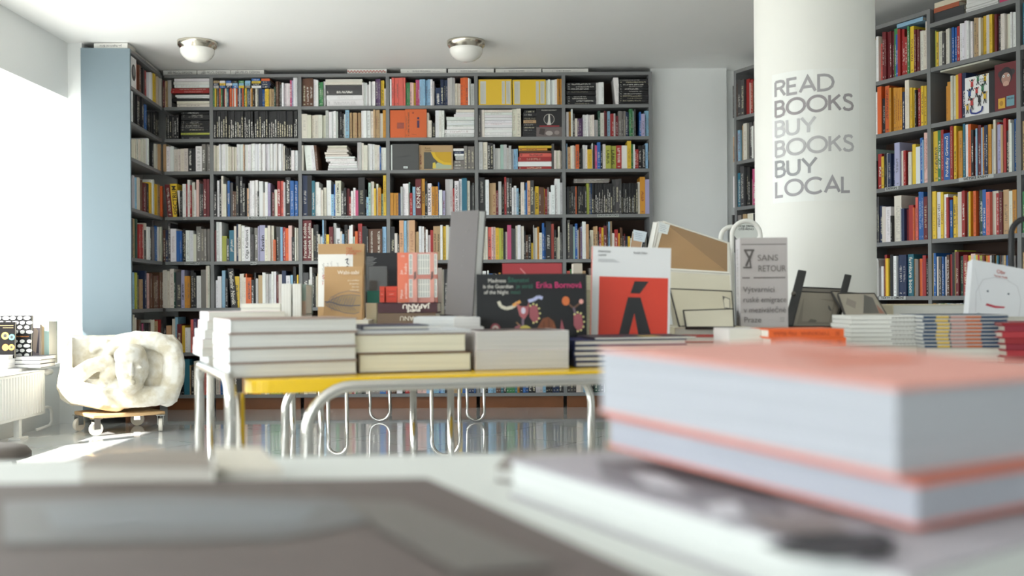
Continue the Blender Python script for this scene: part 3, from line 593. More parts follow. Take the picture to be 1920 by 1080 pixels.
# ------------------------------------------------------------------ books lying on top of the cases and shelf tags
def topbook(u, x0, x1, y, yb, code, body, label, col='e6e5e0', ztop=2.517, d=.2, inset=.03, tsize=.6, flip=False, upd=False):
    r = ray(x0, yb); p0 = u.O+u.D*inset
    def at(px): r = ray(px, (y+yb)/2); t = p0.dot(u.D)/r.dot(u.D); return (Vector((0, 0, EYE))+r*t-u.O).dot(u.U), EYE+(r*t).z
    a, z = at(x0); b, _ = at(x1); L = b-a
    r = ray((x0+x1)/2, y); t = p0.dot(u.D)/r.dot(u.D); zt = EYE+(r*t).z; th = max(.014, min(zt, H-.004)-ztop-.001)
    M = Matrix.Translation(u.P(a, inset, ztop+.001)) @ Matrix.Rotation(u.ang, 4, 'Z')
    root = empty('book', label, 'book', M, 'books lying on top of the bookcases')
    MB().use(mat(col, .55)).box(0, 0, 0, L, .004, th).box(0, .004, 0, L, d, .002).box(0, .004, th-.002, L, d, th).build('cover', root)
    MB().use(pages_mat()).box(.003, .004, .002, L-.003, d-.004, th-.002).build('page_block', root)
    if body:
        me = text_mesh(body, th*tsize, align='CENTER', valign='CENTER'); X = -1 if flip else 1
        me.transform(Matrix.Translation((L/2, -.0004, th/2)) @ frame((0, 0, 0), (X, 0, 0), (0, 0, X)))
        me.materials.clear(); me.materials.append(mat('55555a', .6)); o = bpy.data.objects.new('title_lettering', me); COL.objects.link(o); o.parent = root
    return root
for n, (x0, x1) in enumerate(((306, 369), (370, 432), (433, 495))):
    topbook(UB, x0, x1, 131, 136, 'W', 'JIŘÍ PELCL DESIGN', '%s white book spelling a design title in the row on top of the corner bay' % ('left', 'middle', 'right')[n])
for n, (x0, x1) in enumerate(((751, 837), (840, 926), (929, 1015), (1017, 1103))):
    topbook(UB, x0, x1, 129, 136, 'W', '▪      GUIDO BULLMAN    ———', '%s of the four boxed white books on top of the back bookcase' % ('leftmost', 'second from left', 'third from left', 'rightmost')[n], tsize=.45)
o = topbook(UB, 651, 725, 129, 136, 'W', '', 'red and white checkered book lying on top of the third bay')
b = MB()
for i in range(24):
    for j in range(2):
        if (i+j) % 2: b.use(mat('b5473f', .6)).poly([Vector((i*.012+.002, -.0006, .012+j*.008)), Vector((i*.012+.014, -.0006, .012+j*.008)), Vector((i*.012+.014, -.0006, .02+j*.008)), Vector((i*.012+.002, -.0006, .02+j*.008))])
b.build('checkered_pattern', o)
US = Unit('sidep', (0, 6.685, 0), (1, 0, 0), .3)
topbook(US, 176, 239, 79, 89, 'W', 'Jan Rajlich ml. Brno', 'white book with upside-down title on top of the pale blue panel', inset=.01, flip=True, d=.16, tsize=.5)
topbook(UL, 246, 272, 86, 100, 'W', 'JIŘÍ PELCL', 'nearer white book on top of the left corner bookcase edge', tsize=.35)
topbook(UL, 273, 301, 106, 124, 'W', 'DESIGN', 'farther white book on top of the left corner bookcase edge', tsize=.35)
UR2 = Unit('righttop', RO, RU, .28)
b2 = 2.386
def flatpile(u, s, ins, z, spec, label, grp, name='book', jitter=.004, depth=.2):
    zz = z+.001
    for n, (L, th, cc, pc, lab) in enumerate(spec):
        M = Matrix.Translation(u.P(s+random.uniform(0, jitter), ins+random.uniform(0, jitter), zz)) @ Matrix.Rotation(u.ang, 4, 'Z')
        root = empty(name, lab, 'book', M, grp)
        MB().use(mat(cc, .5)).box(0, 0, 0, L, .003, th).box(0, .003, 0, L, depth, .0015).box(0, .003, th-.0015, L, depth, th).build('cover', root)
        MB().use(pages_mat(pc)).box(.002, .003, .0015, L-.002, depth-.003, th-.0015).build('page_block', root)
        zz += th+.0006
flatpile(UR, rd[3]+.02, .02, b2, [(.2, .028, '37383b', 'cfc9bb', 'lower dark grey book lying on top of the lowered right bay'), (.2, .028, '3a3b3e', 'cfc9bb', 'upper dark grey book lying on top of the lowered right bay'),
     (.17, .026, 'a8583a', 'd9d3c2', 'rust and cream book on top of the dark grey pair, right bookcase'), (.2, .03, 'd9cfb8', 'e6e0d0', 'topmost cream book against the ceiling on the right bookcase')], '', 'books lying on top of the bookcases')
flatpile(UR, rd[3]+.235, .01, b2, [(.2, .012, 'dcdcda', 'e6e4de', '%s thin white catalogue of the leaning pile on the right bookcase top' % ORD[5-k]) for k in range(6)], '', 'books lying on top of the bookcases', jitter=.012)
flatpile(UR, rd[3]+.45, .01, b2, [(.1, .03, 'c23a6a', 'e6e4de', 'magenta book on top of the right bookcase near the frame edge')], '', 'books lying on top of the bookcases')
def shelf_tag(u, px, py, w, body, label):
    a, z = u.hit(px, py, -.001)
    M = Matrix.Translation(u.P(a-w/2, -.0015, z-.011)) @ Matrix.Rotation(u.ang, 4, 'Z')
    root = empty('shelf_label', label, 'label', M, 'section labels on the shelf edges')
    MB().use(mat('b5b8b6', .5)).box(0, 0, 0, w, .001, .021).build('paper_strip', root)
    me = text_mesh(body, .019, align='CENTER', valign='CENTER', bold=.0004); xs = [v.co.x for v in me.vertices]; me.transform(Matrix.Translation((w/2, -.0005, .0105)) @ frame((0, 0, 0), (1, 0, 0), (0, 0, 1)) @ Matrix.Diagonal((min(1.2, w*.92/(max(xs)-min(xs))), 1, 1, 1)))
    me.materials.clear(); me.materials.append(mat('26272a', .6)); o = bpy.data.objects.new('title_lettering', me); COL.objects.link(o); o.parent = root
shelf_tag(UB, 483, 408.5, .14, 'MONOGRAFIE', 'handwritten section label on the fourth shelf edge, second bay')
shelf_tag(UB, 642, 407.5, .15, 'MONOGRAFIE', 'handwritten section label on the fourth shelf edge, third bay')
shelf_tag(UB, 809, 406.5, .13, 'MONOGRAFIE', 'handwritten section label on the fourth shelf edge, fourth bay')
shelf_tag(UB, 1140, 404, .16, 'ENGLISH BOOKS', 'handwritten English books label on the sixth bay')
shelf_tag(UB, 360, 494, .11, 'SOCHAŘSTVÍ', 'sculpture section label on the fifth shelf edge, corner bay')
shelf_tag(UB, 475, 494, .045, 'MALBA', 'tiny white label on the fifth shelf edge, second bay')
shelf_tag(UB, 347, 409.5, .025, 'ARCH', 'tiny label under the orange spectrum book')
shelf_tag(UR, 1830, 333, .22, 'DĚTSKÉ KNIHY', 'children books label on the right bookcase edge')
shelf_tag(UR, 1672, 353, .1, 'DESIGN', 'small label on the third shelf edge of the right bookcase')
shelf_tag(UR, 1673, 558.5, .2, 'TEXTY O UMĚNÍ', 'art texts label on the fifth shelf edge, right bookcase')
# ------------------------------------------------------------------ ceiling lamps
chrome = mat('c9c6c0', .12, metal=1); nick = mat('d6cfc0', .2, metal=1)
for i, px in enumerate((370, 874)):
    p = G(px, 79 if i == 0 else 78, H)
    root = empty('ceiling_lamp', ['round glass ceiling lamp nearer the window, above the corner', 'round glass ceiling lamp in the middle of the ceiling'][i], 'ceiling lamp', Matrix.Translation(p), 'round ceiling lamps')
    MB().use(nick).lathe((0, 0, 0), [(0, 0), (.13, 0), (.13, -.006), (.127, -.03), (.117, -.036), (.112, -.05), (.10, -.055), (0, -.055)], 48).build('mounting_ring', root)
    MB().use(mat('f2f0ea', .25, coat=.5)).lathe((0, 0, 0), [(.111, -.045), (.113, -.055), (.109, -.078), (.093, -.103), (.065, -.124), (.03, -.134), (0, -.136)], 48).build('glass_bowl', root)
# ------------------------------------------------------------------ poster on the column
GL = dict(R=([[(0, 0), (0, 1)], [(0, 1), (.34, 1), (.5, .93), (.56, .78), (.5, .62), (.34, .54), (0, .54)], [(.3, .54), (.6, 0)]], .6),
  E=([[(.5, 1), (0, 1), (0, 0), (.52, 0)], [(0, .52), (.46, .52)]], .52), A=([[(0, 0), (.4, 1), (.8, 0)], [(.14, .32), (.66, .32)]], .8),
  D=([[(0, 0), (0, 1), (.3, 1), (.52, .94), (.7, .77), (.77, .5), (.7, .23), (.52, .06), (.3, 0), (0, 0)]], .77),
  B=([[(0, 0), (0, 1), (.3, 1), (.45, .94), (.52, .77), (.45, .6), (.3, .54), (0, .54)], [(.3, .54), (.5, .47), (.58, .28), (.5, .07), (.32, 0), (0, 0)]], .58),
  O=([[(.5+.5*math.cos(a*math.pi/14), .5+.5*math.sin(a*math.pi/14)) for a in range(29)]], 1.0),
  K=([[(0, 0), (0, 1)], [(.58, 1), (.02, .46)], [(.2, .62), (.62, 0)]], .62),
  S=([[(.54, .86), (.46, .97), (.3, 1), (.12, .96), (.05, .8), (.1, .64), (.3, .54), (.5, .44), (.58, .27), (.52, .08), (.32, 0), (.1, .04), (0, .17)]], .58),
  U=([[(0, 1), (0, .3), (.06, .13), (.18, .03), (.33, 0), (.48, .03), (.6, .13), (.66, .3), (.66, 1)]], .66),
  Y=([[(0, 1), (.38, .45), (.76, 1)], [(.38, .45), (.38, 0)]], .76), L=([[(0, 1), (0, 0), (.46, 0)]], .46),
  C=([[(.5+.5*math.cos(a), .5+.5*math.sin(a)) for a in [math.radians(45+i*10) for i in range(28)]]], .88))
def colpt(arc, z, off): # arc measured on the column from the point facing the camera
    base = math.atan2(-CC.y, -CC.x); a = base+arc/CR; return Vector((CC.x+(CR+off)*math.cos(a), CC.y+(CR+off)*math.sin(a), z))
proot = empty('wall_poster', 'white paper poster reading READ BOOKS BUY LOCAL wrapped on the column', 'poster', Matrix.Identity(4))
def arc_of(px): # pixel x to arc on the column
    best = min(((abs(960+(p.x/p.y)*F-px), a) for a in [i*.004-.4 for i in range(200)] for p in [colpt(a, 1.4, 0)]))
    return best[1]
A0, A1 = arc_of(1457), arc_of(1600)
def paper(a0, a1, z0, z1, m, off, name):
    b = MB().use(m); b.smooth = True; n = 14
    for i in range(n):
        b.poly([colpt(a0+(a1-a0)*i/n, z0, off), colpt(a0+(a1-a0)*(i+1)/n, z0, off), colpt(a0+(a1-a0)*(i+1)/n, z1, off), colpt(a0+(a1-a0)*i/n, z1, off)])
    return b.build(name, proot)
ztop = EYE+(W(1527, 128, 4.14).z-EYE); zbot = W(1527, 376, 4.14).z
am = (A0+A1)/2
paper(A0-.02, am+.004, zbot, ztop, mat('e9eae6', .5), .0006, 'paper_sheet'); paper(am+.0, A1+.035, zbot, ztop, mat('e7e7e2', .5), .0010, 'paper_sheet')
ROWS = [('READ', 'a09d9f', .74), ('BOOKS', '9a9496', 1.0), ('BUY', 'bfbebf', .52), ('BOOKS', 'b5b3b4', 1.0), ('BUY', '9b9b9d', .53), ('LOCAL', 'a09da0', .95)]
CAP = .0625; zt = W(1527, 142, 4.15).z-.0055
for i, (wd, c, frac) in enumerate(ROWS):
    total = sum(GL[ch][1] for ch in wd); gap = .17; width = (total+gap*(len(wd)-1)); target = (A1-A0)*frac; sx = target/width
    x = 0; b = MB().use(mat(c, .6)); st = .0118
    for ch in wd:
        for line in GL[ch][0]:
            pts = []
            for p, q in zip(line, line[1:]):
                n = 5
                for k in range(n): pts.append((p[0]+(q[0]-p[0])*k/n, p[1]+(q[1]-p[1])*k/n))
            pts.append(line[-1])
            P = [Vector(((x+px_)*sx, py_*CAP)) for px_, py_ in pts]; Lf = []; Rt = []
            for k, p in enumerate(P):
                d1 = (P[k]-P[k-1]).normalized() if k > 0 else (P[1]-P[0]).normalized(); d2 = (P[k+1]-P[k]).normalized() if k < len(P)-1 else d1
                if line[0] == line[-1] and k in (0, len(P)-1): d1 = (P[-1]-P[-2]).normalized(); d2 = (P[1]-P[0]).normalized()
                t = (d1+d2).normalized(); nn = Vector((-t.y, t.x)); m_ = st/2/max(.5, nn.dot(Vector((-d1.y, d1.x))))
                Lf.append(p+nn*m_); Rt.append(p-nn*m_)
            def cp(v): return colpt(A0+v.x, zt-CAP-i*.0853+v.y+ (A0+v.x-am)*-.0+(v.x)*.035, .0018)
            for k in range(len(P)-1): b.poly([cp(Rt[k]), cp(Rt[k+1]), cp(Lf[k+1]), cp(Lf[k])])
        x += GL[ch][1]+gap
    o = b.build('line_of_lettering', proot)
# ------------------------------------------------------------------ table things
GRP_T = 'books laid out on the display tables'
def bookobj(label, M, w, h, t, cover='e5e4df', pages='dedbd0', items=(), back=None, spine=None, spine_text=None, group=GRP_T, hard=True, name='book', prough=.5, sp_items=(), curved=False):
    """local: x width from the spine, y height, z thickness (front cover up)"""
    root = empty(name, label, 'book', M, group)
    ct = .0022 if hard else .0008; ov = .003 if hard else 0
    b = MB().use(mat(cover, prough, spec=.3)).box(0, 0, t-ct, w, h, t)
    b.use(mat(back or cover, prough)).box(0, 0, 0, w, h, ct); b.use(mat(spine or cover, prough)).box(0, 0, ct, max(ct, .002), h, t-ct)
    b.build('cover', root)
    MB().use(pages_mat(pages)).box(.002, ov, ct, w-ov, h-ov, t-ct).build('page_block', root)
    if items: picture(root, Matrix.Translation((0, 0, t+.0002)), w, h, items)
    if spine_text:
        body, size, c, flip = spine_text
        me = text_mesh(body, size, align='CENTER', valign='CENTER'); s = -1 if flip else 1
        me.transform(Matrix.Translation((-.0006, h/2, t/2)) @ frame((0, 0, 0), (0, -s, 0), (0, 0, s)))
        me.materials.clear(); me.materials.append(mat(c, .6)); o = bpy.data.objects.new('title_lettering', me); COL.objects.link(o); o.parent = root
    return root
def lie(p, ang):          # lying: local x along ang, front cover up
    return Matrix.Translation(Vector(p)) @ Matrix.Rotation(ang, 4, 'Z')
def stand(x0, x1, yt, yb, Y, tilt=.12, yaw=0.0, t=.02):
    """face-out standing book whose front fills the pixel box; yaw turns its right edge away"""
    p0 = W(x0, yb, Y); p1 = W(x1, yb, Y+0); top = W(x0, yt, Y)
    ax = Vector((math.cos(yaw), math.sin(yaw), 0)); k = 0
    r = ray(x1, yb); # intersect to get width
    A = Matrix(((ax.x, -r.x), (ax.y, -r.y))); v = A.inverted() @ Vector((-p0.x, -p0.y)); w = v[0]
    hh = (top.z-p0.z)/math.cos(tilt); nrm = Vector((-ax.y, ax.x, 0))
    up = Vector((0, 0, 1))*math.cos(tilt)+nrm*math.sin(tilt)
    hh *= (1+math.sin(tilt)*(top.z-EYE)/Y)
    M = frame(p0, ax, up); M.translation = p0-M.to_3x3() @ Vector((0, 0, t))
    return M, abs(w), hh
def pile(p, ang, w, h, ths, labels, covers, pages='dedbd0', hard=True, side='fore', jit=.004, texts=None, jang=.01, name='book', items=None, spines=None):
    """books lying; 'fore' shows their page edges to the camera, 'spine' their spines. p = near left corner, w along ang, h away"""
    z = p[2]; out = []
    for i, t in enumerate(ths):
        a = ang+random.uniform(-jang, jang); q = Vector((p[0], p[1], 0))+Vector((math.cos(ang), math.sin(ang), 0))*random.uniform(-jit, jit)+Vector((-math.sin(ang), math.cos(ang), 0))*random.uniform(0, jit); q.z = z
        c = covers[i % len(covers)]
        if side == 'fore':   # spine on the left, page edges toward camera
            M = lie(q, a); ro = bookobj(labels[i], M, w, h, t-.0006, c, pages if isinstance(pages, str) else pages[i], hard=hard, name=name, items=(items if items and i == len(ths)-1 else ()), spine=(spines or covers)[i % len(spines or covers)])
        else:                # spine toward the camera
            M = Matrix.Translation(q) @ Matrix.Rotation(a, 4, 'Z') @ Matrix(((0, -1, 0, w), (1, 0, 0, 0), (0, 0, 1, 0), (0, 0, 0, 1)))
            tx = texts[i % len(texts)] if texts else None
            ro = bookobj(labels[i], M, h, w, t-.0006, c, pages if isinstance(pages, str) else pages[i], hard=hard, spine_text=tx, name=name)
        out.append(ro); z += t
    return out, z
TZ = .647
# --- yellow table with chrome tube frames
TA = math.radians(15); ta = Vector((math.cos(TA), math.sin(TA), 0)); tn = Vector((-ta.y, ta.x, 0))
A0t = Vector((-.615, 2.17, 0))
yt = empty('tube_table', 'yellow-topped table on chrome tube frames carrying stacks of white books', 'table', Matrix.Identity(4))
def rounded(o, ax, ay, w, h, r, n=6):
    pts = []
    for cx, cy, a0 in ((w-r, r, -math.pi/2), (w-r, h-r, 0), (r, h-r, math.pi/2), (r, r, math.pi)):
        for k in range(n+1):
            a = a0+math.pi/2*k/n; pts.append(o+ax*(cx+r*math.cos(a))+ay*(cy+r*math.sin(a)))
    return pts
b = MB().use(mat('f0c419', .35, coat=.3)); b.smooth = False
b.prism([p+Vector((0, 0, .614)) for p in rounded(A0t+ta*.03, ta, tn, 1.12, .60, .05)], (0, 0, .0315)); b.build('table_top', yt, bevel=.003)
def arch(p0, p1, ztop, r, rad, parent, z0=0, name='leg_frame', seg=14):
    d = (p1-p0).normalized(); L = (p1-p0).length; path = []
    path.append(p0+Vector((0, 0, z0)))
    for k in range(9):
        a = math.pi/2*k/8; path.append(p0+d*(rad-rad*math.cos(a))+Vector((0, 0, ztop-rad+rad*math.sin(a))))
    for k in range(9):
        a = math.pi/2*(1-k/8); path.append(p1-d*(rad-rad*math.cos(a))+Vector((0, 0, ztop-rad+rad*math.sin(a))))
    path.append(p1+Vector((0, 0, z0)))
    return MB().use(chrome).tube(path, r, seg).build(name, parent)
f0 = W(575, 724, 2.16); f0.z = 0
arch(f0, f0+ta*.97, .630, .0130, .10, yt)
bk = f0+tn*.70
arch(bk-ta*.02, bk+ta*.9, .60, .0118, .10, yt)
l0 = W(374, 700, 2.66); l0.z = 0; l1 = W(432, 760, 2.15); l1.z = 0
arch(l0, l1, .650, .0125, .045, yt)
m0 = W(450, 760, 2.26); m0.z = 0
MB().use(chrome).tube([m0, m0+Vector((0, 0, .61))], .0105).build('leg', yt)
m0 = W(395, 760, 2.95); m0.z = 0
MB().use(chrome).tube([m0, m0+Vector((0, 0, .62))], .0105).build('leg', yt)
# --- white tables behind
def whitetable(label, x0, y0, x1, y1, legs, ztop=TZ-.002, r=.011, c='d9d8d4'):
    root = empty('tube_table', label, 'table', Matrix.Identity(4), 'tables with chrome tube legs')
    MB().use(mat(c, .4)).box(x0, y0, ztop-.025, x1, y1, ztop).build('table_top', root, bevel=.003)
    for px, Y in legs:
        p = W(px, 760, Y); MB().use(chrome).tube([(p.x, p.y, 0), (p.x, p.y, ztop-.025)], r).build('leg', root)
whitetable('low white table behind the yellow one, under the kraft covered books', -.92, 3.0, .22, 3.85, [(775, 3.25), (549, 3.75), (845, 3.15), (602, 3.8)])
whitetable('white table to the right behind the pink books, under the picture boards', .50, 2.22, 2.35, 4.05, [(1180, 2.9), (1560, 3.9), (1250, 3.9), (1820, 2.9)])
# back tube table with U shaped runners
ut = empty('tube_table', 'far grey table standing on U shaped chrome tube legs by the shelves', 'table', Matrix.Identity(4), 'tables with chrome tube legs')
def ushape(px0, px1, ybot, parent, ztop=.56, r=.0105):
    pb = G((px0+px1)/2, ybot-2, 0); Y = pb.y; a = W(px0+4, ybot, Y); c = W(px1-4, ybot, Y); wd = c.x-a.x; rad = wd/2*.98
    path = [Vector((a.x, Y, ztop))]
    for k in range(11):
        t = math.pi+math.pi*k/10; path.append(Vector((a.x+wd/2+wd/2*math.cos(t), Y, r+rad+rad*math.sin(t))))
    path.append(Vector((c.x, Y, ztop))); MB().use(chrome).tube(path, r, 12).build('leg_frame', parent); return Y
ushape(612, 655, 857, ut); ushape(690, 735, 793, ut); ushape(872, 912, 793, ut); ushape(806, 866, 860, ut)
MB().use(mat('8d8c89', .5)).box(-1.0, 5.1, .56, -.15, 6.65, .58).build('table_top', ut)
# --- stacks on the yellow table
pos = ['lowest', 'second from bottom', 'third from bottom', 'topmost']
s1 = Vector((W(431, 712, 2.20).x, 2.20, TZ))
pile(s1, math.radians(24), .29, .25, [.033]*4, ['%s of four plastic-wrapped white art books at the table corner' % p for p in pos], ['a39187', '8d7a70', 'a39187', '9a8378'], pages='dcdcd8', spines=['e9ecec'])
wr = mat('eef2f2', .15, trans=0, coat=1)
# second stack behind at the left end
s1b = Vector((W(383, 690, 2.62).x, 2.62, TZ))
pile(s1b, math.radians(24), .2, .2, [.024]*6, ['%s book of the wrapped stack behind the corner stack' % p for p in ('lowest', 'second lowest', 'third lowest', 'third highest', 'second highest', 'highest')], ['e3e5e3', 'd8dad8', 'e6d9da'], pages='dcdcd8', jit=.012, hard=False)
s2 = Vector((W(664, 705, 2.30).x, 2.33, TZ))
o2, z2 = pile(s2, math.radians(15), .272, .2, [.046, .046, .008], ['lower thick cream-paged book with brown spine on yellow table', 'upper thick cream-paged book with brown spine on yellow table', 'thin pale catalogue on top of the cream-paged books'],
    ['5e4433', '6b4c38', 'c9ccd0'], pages=['dfdcc9', 'dfdcc9', 'dddcd6'], jit=.008)
s2b = Vector((s2.x+.01, s2.y+.03, z2))
pile(s2b, math.radians(15), .16, .16, [.012], ['small dark blue edged booklet on the cream-paged books'], ['2e3350'], pages='dedbd0')
s3 = Vector((W(893, 700, 2.42).x, 2.42, TZ))
o3, z3 = pile(s3, math.radians(13), .236, .2, [.047, .047], ['lower thick white softcover with grey page edges, middle of yellow table', 'upper thick white softcover with grey page edges, middle of yellow table'],
    ['d9d0cf', 'e5dede'], pages='c6c6c6', hard=False, items=[('rect', .05, .05, .95, .95, '5a4a48'), ('poly', [(.3, .05), (.7, .1), (.5, .4)], 'b5a39a')])
s4 = Vector((W(1077, 697, 2.52).x, 2.50, TZ))
o4, z4 = pile(s4, math.radians(12), .30, .22, [.0135]*5, ['%s thin navy-spined book, stack beside the pink pile' % p for p in ('lowest', 'second lowest', 'middle', 'second highest', 'highest')], ['1d2a55'], pages='d9d6cf', jit=.003)
pile(Vector((s4.x+.05, s4.y+.02, z4)), math.radians(10), .27, .2, [.006], ['black and yellow magazine lying on the navy-spined stack'], ['3a3540'], pages='dcd9d0', hard=False, items=[('rect', .5, .1, .7, .5, 'b5a45a')])
# --- standing and lying things behind (second row)
zb = lambda px, py, Y: W(px, py, Y)
def base_block(x0, x1, yt_, Y, depth, labels, n, cover='d9d6cf', pages='dedbd0', ang=0.0, hard=False):
    """a stack reaching from the table up to the pixel height yt_"""
    p = W(x0, yt_, Y); q = W(x1, yt_, Y); hgt = p.z-TZ; return pile(Vector((p.x, Y, TZ)), ang, q.x-p.x, depth, [hgt/n]*n, labels, [cover], pages, hard=hard, jit=.003)
base_block(604, 692, 600, 3.06, .2, ['%s book under the kraft leaf-print book' % p for p in ('lowest', 'middle', 'upper')], 3)
M, w_, h_ = stand(607, 679, 500, 600, 3.09, .10, .0)
bookobj('kraft book with a blue leaf skeleton and white title on the front', M, w_, h_, .02, 'b99569', 'd8cda8', [
    ('text', .92, .85, .1, 'Wabi-sabi', 'f2ede2', 'RIGHT'), ('text', .92, .72, .045, 'pro umělce', 'e6dcc8', 'RIGHT'), ('text', .92, .66, .045, 'designéry,', 'e6dcc8', 'RIGHT'), ('text', .92, .60, .045, 'básníky', 'e6dcc8', 'RIGHT'), ('text', .92, .54, .045, 'a filozofy', 'e6dcc8', 'RIGHT')]
    + [('poly', [(.04, .30), (.2, .38), (.45, .45), (.7, .47), (.95, .45), (.97, .3), (.93, .14), (.8, .11), (.55, .13), (.25, .2)], 'a58a62')]
    + [('line', [(.02, .34), (.2, .33), (.4, .28), (.7, .26), (.95, .27)], '4b4f63', .003), ('line', [(.04, .30), (.2, .38), (.45, .45), (.7, .47), (.95, .45)], '5b6073', .0016), ('line', [(.04, .28), (.25, .2), (.55, .13), (.8, .11), (.93, .14)], '5b6073', .0016), ('line', [(.2, .42), (.4, .5), (.65, .54), (.95, .5)], '5b6073', .0014)]
    + [('line', [(.1+.07*i, .33-.01*i), (.2+.07*i, .44)], '5f6478', .001) for i in range(10)] + [('line', [(.1+.07*i, .33-.01*i), (.22+.07*i, .17)], '5f6478', .001) for i in range(10)]
    + [('line', [(.15+.06*i, .25), (.22+.06*i, .4)], '666b80', .0008) for i in range(11)] + [('line', [(.6, .035), (.85, .035)], 'e8dfcc', .002)])
M, w_, h_ = stand(597, 683, 458, 598, 3.45, .06, .0)
bookobj('large kraft book with white panel of vertical Japanese-style script and red title', M, w_, h_, .03, 'b39065', 'cfc7b0', [
    ('rect', 0, .16, .76, .86, 'e6e4de'), ('text', .1, .53, .075, 'Slá', 'b5352b'), ('text', .1, .45, .075, 'i h', 'b5352b'),
    ('text', .62, .92, .045, 'Dvě', 'b8472f'), ('text', .62, .885, .045, 'a třicet básní', 'b8472f'), ('text', .62, .85, .045, 'přeložil', 'b8472f')]
    + [('line', [(x+.012*((k*7+int(x*50)) % 3-1), y-.018*k), (x+.03, y-.018*k-.008)], '6a6764', .0012) for x, y, n in ((.1, .74, 14), (.2, .74, 12), (.28, .76, 16), (.42, .74, 7)) for k in range(n)]
    + [('line', [(.6, .78), (.66, .8), (.63, .74), (.68, .72)], '26262a', .003), ('line', [(.6, .68), (.66, .7), (.62, .64), (.68, .6), (.6, .58)], '26262a', .003), ('line', [(.62, .52), (.68, .54)], '26262a', .003)])
base_block(597, 683, 598, 3.45, .2, ['lower book under the large kraft book', 'upper book under the large kraft book'], 2)
base_block(686, 744, 590, 3.42, .2, ['lower book under the black book with white text lines', 'upper book under the black book with white text lines'], 2)
M, w_, h_ = stand(685, 744, 474, 590, 3.40, .08, .02)
bookobj('black book with fine white text lines behind the plastic stand', M, w_, h_, .02, '222225', 'cfcabf', [('line', [(.03, .93-.022*i), (.03+.22+.1*((i*5) % 3)/2, .93-.022*i)], '9a9a9a', .0012) for i in range(26)])
M, w_, h_ = stand(690, 724, 498, 566, 3.25, .12, .0)
root = empty('display_stand', 'clear plastic display stand in front of the black book', 'stand', M)
gl = mat('7f8284', .08, spec=.5, trans=.75)
MB().use(gl).box(0, 0, 0, w_, h_, .003).build('plastic_plate', root)
MB().use(gl).box(w_-.004, 0, -.06, w_, h_*.9, 0).build('side_plate', root)
M, w_, h_ = stand(688, 713, 545, 568, 3.2, .05, .0)
bookobj('small teal book leaning under the plastic stand', M, w_, h_, .015, '256a5e', 'cfc9ae')
base_block(684, 704, 568, 3.18, .15, ['cream-paged book under the small teal book', 'lower cream book under the small teal book'], 2, pages='dcd7bd')
for i, (x0, x1, lab) in enumerate(((712, 721, 'narrow coral red little book standing on the dark red book'), (724, 744, 'wider coral red block book standing on the dark red book'))):
    M, w_, h_ = stand(x0, x1, 537, 567, 3.12, .0, .0, t=.05)
    bookobj(lab, M, w_, h_, .05, 'c94a38', 'd9604a', [('line', [(.1, .35), (.9, .35)], '8a2d22', .0015), ('line', [(.1, .7), (.9, .7)], '8a2d22', .0015), ('line', [(.3, .5), (.7, .52)], 'e0a090', .0015)])
p = W(706, 587, 3.05); q = W(818, 587, 3.05); top = W(706, 568, 3.05).z; wdt = q.x-p.x
pile(Vector((p.x, 3.05, p.z)), .0, wdt, .2, [top-p.z], ['dark maroon book lying with upside-down white capitals on its spine'], ['3f1a25'], side='spine', pages='cfcabf')
tr = bpy.data.objects[[o.name for o in bpy.data.objects if o.get('label', '').startswith('dark maroon book lying')][0]]
for bd, sz, xx, zz in (('JAPANU', .0185, .066, .0245), ('JEVIŠTĚ', .0105, .073, .0125)):
    me = text_mesh(bd, sz, align='CENTER', valign='CENTER', sx=1.25 if sz > .015 else 1.2, bold=.0006)
    me.transform(Matrix.Translation((-.0008, xx, zz-.004)) @ frame((0, 0, 0), (0, 1, 0), (0, 0, -1)))
    me.materials.clear(); me.materials.append(mat('e8e2da', .6)); o = bpy.data.objects.new('title_lettering', me); COL.objects.link(o); o.parent = tr
pile(Vector((p.x, 3.05, TZ)), .0, wdt*.98, .2, [.045, p.z-TZ-.045-.032, .032], ['lowest photo book under the maroon book', 'ochre patterned book under the maroon book', 'brown photo-spined book directly under the maroon book'], ['4a5550', 'b08a3a', '6b5848'], side='spine', pages='cfcabf',
     texts=[None, None, ('ANU', .02, 'e0dacc', True)])
M, w_, h_ = stand(746, 820, 474, 567, 3.10, .02, .0)
win = []
for (x0, x1) in ((.30, .38), (.52, .82), (.94, 1.0)):
    for (y0, y1) in ((.10, .46), (.56, .96)):
        win.append(('rect', x0, y0, x1, y1, 'b9bdbb'))
        nn = max(1, int((x1-x0)/.055))
        win += [('line', [(x0+(x1-x0)*k/nn, y0), (x0+(x1-x0)*k/nn, y1)], 'e9e9e4', .0022) for k in range(nn+1)] + [('line', [(x0, y0+(y1-y0)*f), (x1, y0+(y1-y0)*f)], 'e9e9e4', .002) for f in (0, .3, .72, 1)]
bookobj('salmon book with a pink facade photo and white vertical title', M, w_, h_, .03, 'dd7b62', 'd5cfc4',
    [('rect', .29, 0, 1, 1, 'cf8f84')]+win+[('rect', .39, 0, .5, 1, 'd89a8e'), ('rect', .83, 0, .93, 1, 'd89a8e'), ('rect', .29, .475, 1, .54, 'c27e74'), ('poly', [(.42, .44), (.48, .48), (.48, .62), (.43, .6)], '6b5450'), ('poly', [(.85, .44), (.91, .48), (.91, .62), (.86, .6)], '6b5450'),
     ('text', .09, .905, .055, '150', 'f3e6e0'), ('text', .14, .56, .075, 'Jan', 'f3e6e0', 'LEFT', math.pi/2), ('text', .25, .56, .075, 'Kotěra', 'f3e6e0', 'LEFT', math.pi/2),
     ('text', .14, .07, .075, 'Mýtus', 'f3e6e0', 'LEFT', math.pi/2), ('text', .25, .07, .075, 'architekta:', 'f3e6e0', 'LEFT', math.pi/2)])
